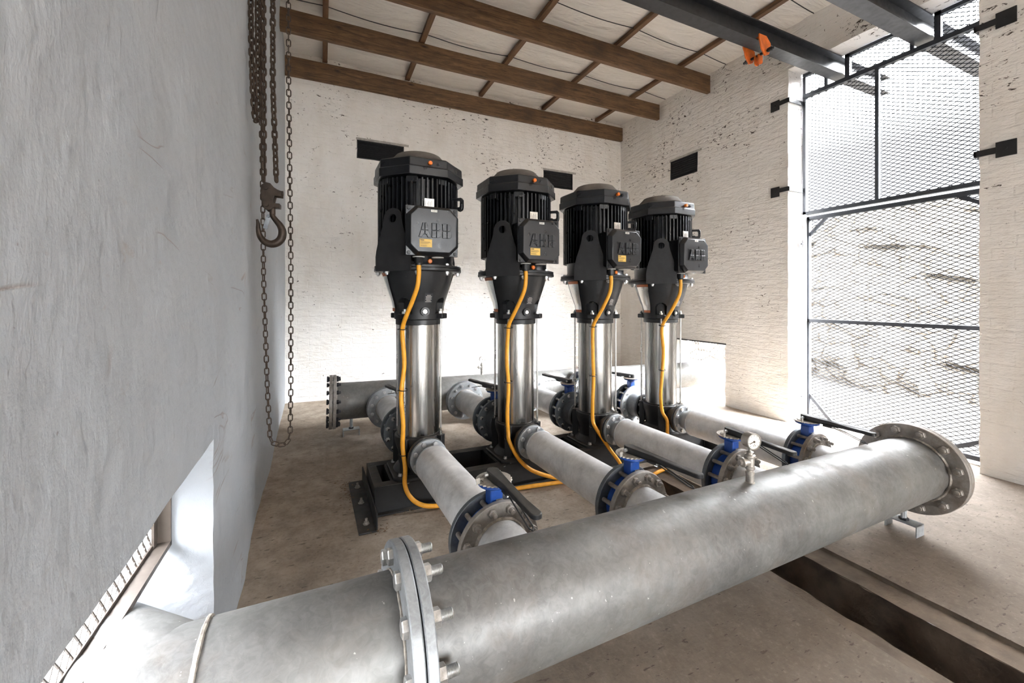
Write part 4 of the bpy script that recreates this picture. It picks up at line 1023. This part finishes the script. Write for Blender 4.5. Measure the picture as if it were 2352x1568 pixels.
for i, p in enumerate(pumps):
    cvo = [c for c in p.children if c.name.startswith('box_cover')][0]
    ws = part('white_sticker', MB().box(-.0175, .0175, -.3595, -.3582, 1.536, 1.5485), 'white', cvo)
    o = put('sticker_text', text_mesh('PUMP-%d' % (4-i), .0085, 'ink'), cvo, (0, -.3598, 1.5424), (PI/2, 0, 0))
    if i < 3:
        ys_ = MB().box(-.080, -.012, -.3595, -.3582, 1.342, 1.386); R_ = Matrix.Rotation(.03, 3, 'Y')
        ye = part('warning_label', ys_, 'yellow', cvo)
        tx = MB(); 
        tx.box(-.076, -.056, -.3602, -.3594, 1.377, 1.382)
        for k in range(6):
            if k != 3: tx.box(-.076, -.076+(.052, .056, .045, 0, .034, .038)[k], -.3602, -.3594, 1.3695-k*.0045, 1.3712-k*.0045)
        part('label_print', tx, 'ink', cvo)

# ---------------------------------------------------------------- pump base frame
F = thing('pump_base_frame', 'long black steel channel frame carrying the four pumps', 'frame', (1.6, 2.6, zf(1.6)))
x0, x1, ya, yb_ = .262, 2.93, -.19, .19
YC = lambda x: 2.602+.022*(x-.25)
def fpt(x, dy, h): return (x-dy*.022, YC(x)+dy, zf(x)+h)
def fbox(xa, xb, d0, d1, h0, h1):
    mb = MB(); return mb.add([fpt(x, d, h) for h in (h0, h1) for d in (d0, d1) for x in (xa, xb)], [(0, 2, 3, 1), (4, 5, 7, 6), (0, 1, 5, 4), (2, 6, 7, 3), (0, 4, 6, 2), (1, 3, 7, 5)])
def fadd(name, boxes, label=None):
    mb = MB()
    for b_ in boxes: q = fbox(*b_); mb.add(q.v, q.f)
    return part(name, mb, 'frame', F, label, world=True, sm=False, bev=.003)
T_ = .008
fadd('front_channel', [(x0, x1, ya+.012, ya+.020, .0, FZ-T_), (x0, x1, ya-.022, ya+.012, .0, T_), (x0, x1, ya-.0, ya+.06, FZ-T_, FZ)])
fadd('rear_channel', [(x0, x1, yb_-.020, yb_-.012, .0, FZ-T_), (x0, x1, yb_-.012, yb_+.022, .0, T_), (x0, x1, yb_-.06, yb_, FZ-T_, FZ)])
fadd('end_plate', [(x0, x0+T_, ya, yb_, .02, FZ)]); fadd('end_plate', [(x1-T_, x1, ya, yb_, .02, FZ)])
for i, x in enumerate(PX):
    bx = [(x-.185, x-.135, ya+.06, yb_-.06, FZ-T_, FZ-.001), (x+.135, x+.185, ya+.06, yb_-.06, FZ-T_, FZ-.001), (x-.135, x+.135, ya+.06, ya+.12, FZ-T_, FZ-.001), (x-.135, x+.135, yb_-.12, yb_-.06, FZ-T_, FZ-.001),
          (x-.187, x-.180, ya+.02, yb_-.02, .03, FZ-T_), (x+.180, x+.187, ya+.02, yb_-.02, .03, FZ-T_)]
    if i == 0: bx.append((x0, x0+.052, ya+.06, yb_-.06, FZ-T_, FZ-.001))
    fadd('pump_seat', bx)
for nm, xa, sgn in (('foot_angle', x0, -1), ('foot_angle', x1, 1)):
    a = xa+sgn*.006; b_ = xa+sgn*.1
    fo = fadd(nm, [(min(a, b_), max(a, b_), ya-.17, yb_+.115, 0, .008), (min(a, a+sgn*.008), max(a, a+sgn*.008), ya-.17, yb_+.115, 0, .098)])
    for d in (-.27, -.02, .20):
        p = Vector(fpt((a+b_)/2, d, .008)); part('anchor_bolt', MB().lathe([(.018, 0), (.018, .003), (.0125, .003), (.0125, .014), (.007, .014), (.007, .030)], p, (0, 0, 1), 6), 'boltr', F, world=True)
for k, x in enumerate([.45+.62*q for q in range(5)]):
    p = Vector(fpt(x, ya+.012, .150)); part('rivet_head', MB().lathe([(.009, 0), (.006, .004)], p, (0, -1, 0), 12), 'fl', F, world=True)

# ---------------------------------------------------------------- power cables
def smooth(pts, n=10):
    P = [Vector(p) for p in pts]; P = [P[0]*2-P[1]]+P+[P[-1]*2-P[-2]]; out = []
    for i in range(1, len(P)-2):
        a, b_, c_, d_ = P[i-1:i+3]
        for k in range(n):
            t_ = k/n; out.append(.5*((2*b_)+(c_-a)*t_+(2*a-5*b_+4*c_-d_)*t_*t_+(3*b_-a-3*c_+d_)*t_**3))
    out.append(P[-2]); return out
def pl(i, x, y, z): # pump local -> world
    c, s = math.cos(TH*.6), math.sin(TH*.6); return (PX[i]+x*c-y*s, PY[i]+x*s+y*c, zf(PX[i])+FZ+z)
wob = ((0, .012, -.006, .004), (.0, -.006, .006, -.004), (0, .004, .010, .0), (-.004, .018, .004, -.014))
tails = (
    [(.436, 2.42, .24), (.432, 2.405, .15), (.455, 2.385, .085), (.515, 2.36, .035), (.62, 2.352, .012), (.80, 2.368, .006), (1.051, 2.384, .001), (1.25, 2.372, -.002), (1.45, 2.358, -.008), (1.68, 2.36, -.014), (1.86, 2.34, -.012), (1.93, 2.33, -.05), (1.98, 2.3, -.2), (2.0, 2.25, -.33)],
    [(1.100, 2.425, .29), (1.150, 2.395, .185), (1.214, 2.369, .118), (1.290, 2.345, .078), (1.393, 2.318, .045), (1.52, 2.33, .012), (1.7, 2.35, .0), (1.88, 2.33, -.005), (1.96, 2.30, -.12), (2.02, 2.22, -.33)],
    [(1.788, 2.43, .28), (1.825, 2.41, .215), (1.875, 2.38, .13), (1.94, 2.35, .03), (1.97, 2.33, -.08), (2.0, 2.28, -.32)],
    [(2.475, 2.44, .25), (2.47, 2.43, .15), (2.46, 2.40, .06), (2.40, 2.34, -.02), (2.30, 2.28, -.035), (2.15, 2.25, -.05), (2.10, 2.22, -.14), (2.05, 2.18, -.33)])
CL = ('yellow power cable strapped down the leftmost pump and looping to the floor', 'yellow power cable down the second pump from the left', 'yellow power cable down the third pump from the left', 'yellow power cable down the rightmost pump')
for i in range(4):
    w_ = wob[i]
    pts = [pl(i, -.062, -.262, 1.262), pl(i, -.062, -.264, 1.20), pl(i, -.068, -.255, 1.13), pl(i, -.088, -.225, 1.05), pl(i, -.113, -.190, .97), pl(i, -.126, -.150, .905), pl(i, -.127+w_[0], -.137, .84), pl(i, -.128+w_[1], -.135, .68), pl(i, -.128+w_[2], -.135, .5), pl(i, -.127+w_[3], -.136, .33), pl(i, -.126, -.138, .2)]
    t = thing('power_cable', CL[i], 'cable', pl(i, -.13, -.14, -.15), 0, 'yellow pump power cables')
    part('cable_sheath', MB().tube(smooth(pts+tails[i]), .0128, 14), 'cable', t, world=True)
    for z, (dx) in ((.885, 0), (.53, 0), (.155, 0)):
        c_ = Vector(pl(i, -.118, -.128, z)); dv = Vector((-.7, -.7, 0))
        part('cable_tie', MB().tube([c_+Vector((.026*math.cos(a)-.002, .026*math.sin(a)-.006, .003*math.sin(a))) for a in [2*PI*k/16 for k in range(16)]], .0026, 6, True).obox(c_+Vector((-.030, -.012, 0)), (.012, .008, .006), Matrix.Rotation(.5, 3, 'Z')), 'tie', t, world=True)

# ================================================================== chain hoist
def link_mesh(name, pitch, r, wid, mat='chain'):
    mb = MB(); pts = []; L = pitch/2+r*.9; hw = wid/2
    for k in range(8): a = PI*k/7; pts.append((hw*math.cos(a), 0, (L-hw)+hw*math.sin(a)))
    for k in range(8): a = PI+PI*k/7; pts.append((hw*math.cos(a), 0, -(L-hw)+hw*math.sin(a)))
    return mb.tube(pts, r, 8, True)
def chain_run(pts, pitch, r, wid, tw=0.3):
    P = [Vector(p) for p in pts]; seg = [0]
    for a, b_ in zip(P, P[1:]): seg.append(seg[-1]+(b_-a).length)
    out = MB(); n = int(seg[-1]/pitch); base = link_mesh('l', pitch, r, wid)
    def at(s):
        s = max(0, min(seg[-1], s))
        for i in range(len(seg)-1):
            if s <= seg[i+1]+1e-9: return P[i].lerp(P[i+1], (s-seg[i])/(seg[i+1]-seg[i]))
        return P[-1]
    for k in range(n):
        c_ = at((k+.5)*pitch); d = (at((k+1)*pitch)-at(k*pitch)).normalized()
        x = Vector((1, 0, 0))-d*d.x
        if x.length < .2: x = Vector((0, 1, 0))-d*d.y
        x.normalize(); y = d.cross(x); R_ = Matrix((x, y, d)).transposed() @ Matrix.Rotation((PI/2 if k % 2 else 0)+tw+.15*math.sin(k*.7), 3, 'Z')
        out.add([c_+R_ @ Vector(v) for v in base.v], base.f)
    return out
HO = thing('chain_hoist', 'rusty chain hoist hanging by the left wall with load chains, hand chain and hook', 'chain hoist', (-.2, 2.17, .55))
Q = ((2.17))
body = MB().lathe([(.06, -.09), (.085, -.085), (.085, .0), (.10, .005), (.10, .02), (.08, .03), (.08, .09), (.06, .095)], (-.20, 2.20, 3.0), (0, 1, 0), 36)
part('hoist_body', body, 'hook', HO, world=True); part('hand_wheel', MB().ring((-.20, 2.08, 3.0), (-.20, 2.11, 3.0), .06, .09, 36), 'hook', HO, world=True)
part('top_hook', MB().tube([(-.2, 2.2, 3.1), (-.2, 2.21, 3.2), (-.2, 2.27, 3.32), (-.2, 2.3, 3.42), (-.2, 2.36, 3.395), (-.2, 2.4, 3.41)], .014, 10), 'hook', HO, world=True)
part('load_chain', chain_run([(-.245, 2.17, 2.95), (-.243, 2.18, 2.2), (-.243, 2.185, 1.74)], .0285, .0046, .0185), 'chain', HO, world=True)
part('load_chain', chain_run([(-.205, 2.17, 2.95), (-.205, 2.166, 2.2), (-.190, 2.162, 1.74)], .0285, .0046, .0185, .5), 'chain', HO, world=True)
lp = [(-.296, 2.20, 2.95), (-.296, 2.20, 2.6), (-.289, 2.20, 2.2), (-.281, 2.20, 2.06), (-.276, 2.20, 2.035), (-.268, 2.196, 2.035), (-.263, 2.193, 2.06), (-.266, 2.19, 2.2), (-.268, 2.188, 2.6), (-.262, 2.18, 2.95)]
part('slack_chain', chain_run(lp, .0285, .0048, .0185, .9), 'chain', HO, world=True)
hc = [(-.252, 2.188, 2.95), (-.252, 2.188, 2.0), (-.247, 2.186, 1.7), (-.243, 2.184, 1.3), (-.228, 2.176, .82), (-.217, 2.17, .585), (-.205, 2.16, .558), (-.185, 2.155, .552), (-.165, 2.148, .548), (-.145, 2.14, .562), (-.133, 2.134, .60), (-.130, 2.13, .80), (-.130, 2.13, 1.4), (-.139, 2.133, 2.2), (-.141, 2.135, 2.95)]
part('hand_chain', chain_run(hc, .0285, .0026, .0165, .2), 'chain', HO, world=True)
# hook block, plates seen roughly face on
HB = Vector((-.212, 2.168, 0)); rb = Matrix.Rotation(math.radians(-6), 3, 'Z')
def hb(u, w, z): return HB+rb @ Vector((u, w, 0))+Vector((0, 0, z))
po = []
for cx, cz, r_, a0_, a1_ in ((-.012, 1.715, .024, .15, PI+.2), (-.020, 1.655, .021, PI-.2, 1.6*PI), (.0, 1.628, .018, 1.55*PI, 2*PI-.05), (.022, 1.69, .008, -.5, .8)):
    pass
ol = [(-.038, 1.70), (-.034, 1.728), (-.018, 1.742), (.002, 1.738), (.014, 1.722), (.030, 1.712), (.046, 1.706), (.046, 1.682), (.018, 1.684), (.013, 1.66), (.014, 1.63), (.004, 1.618), (-.014, 1.616), (-.028, 1.628), (-.034, 1.66)]
for w_ in (-.026, .018):
    part('block_plate', MB().prism(ol, w_, w_+.009, lambda u, v, w: tuple(hb(u, w, v))), 'hook', HO, world=True, bev=.002)
for u, z in ((-.016, 1.716), (-.014, 1.640)): part('block_bolt', MB().cyl(hb(u, -.034, z), hb(u, .034, z), .0105, n=18), 'hook', HO, world=True)
part('chain_pin', MB().cyl(hb(-.0, 0, 1.70), hb(.05, 0, 1.70), .012, n=16), 'hook', HO, world=True)
part('swivel', MB().obox(hb(.012, 0, 1.640), (.052, .042, .020), rb).cyl(hb(.006, 0, 1.60), hb(.006, 0, 1.64), .012, n=16), 'hook', HO, world=True, bev=.002)
cp = Vector((.0, 0, 1.53)); hk = [(.006, 1.615), (.006, 1.596), (.020, 1.575), (.037, 1.552), (.046, 1.525), (.042, 1.495), (.025, 1.474), (.0, 1.466), (-.026, 1.476), (-.044, 1.500), (-.051, 1.530), (-.052, 1.555), (-.056, 1.575)]
rr = [.011, .011, .012, .0145, .017, .018, .018, .017, .015, .0125, .010, .008, .005]
sp_ = smooth([hb(u, 0, z) for u, z in hk], 4); rs = []
for k in range(len(rr)-1): rs += [rr[k]+(rr[k+1]-rr[k])*q/4 for q in range(4)]
rs.append(rr[-1])
part('hook', MB().tube(sp_, rs, 16), 'hook', HO, world=True)
part('safety_latch', MB().bar(hb(-.010, 0, 1.590), hb(-.024, 0, 1.535), .018, .006, (0, 1, 0)).cyl(hb(-.010, -.012, 1.592), hb(-.010, .012, 1.592), .007, n=12), 'fld', HO, 'grey safety latch', world=True)

# ================================================================== leaf litter near the frame foot
lf = MB()
for k in range(170):
    if k < 100: x = random.gauss(.135, .035); y = random.gauss(2.80, .10)
    elif k < 130: x = random.gauss(.285, .03); y = random.gauss(2.25, .03)
    else: x = random.uniform(.3, 1.0); y = random.gauss(2.375, .012)
    a = random.uniform(0, PI); s = random.uniform(.003, .011); z = zf(x)+.004+random.random()*.006
    c_, s2 = math.cos(a), math.sin(a)
    lf.add([(x+s*c_, y+s*s2, z), (x-.4*s*s2, y+.4*s*c_, z+.002), (x-s*c_, y-s*s2, z+.001), (x+.4*s*s2, y-.4*s*c_, z)], [(0, 1, 2, 3)])
lo = part('leaf_litter', lf, 'leaf', None, sm=False); tag(lo, 'dry leaf crumbs around the left foot of the black pump frame', 'leaf litter', kind='stuff')
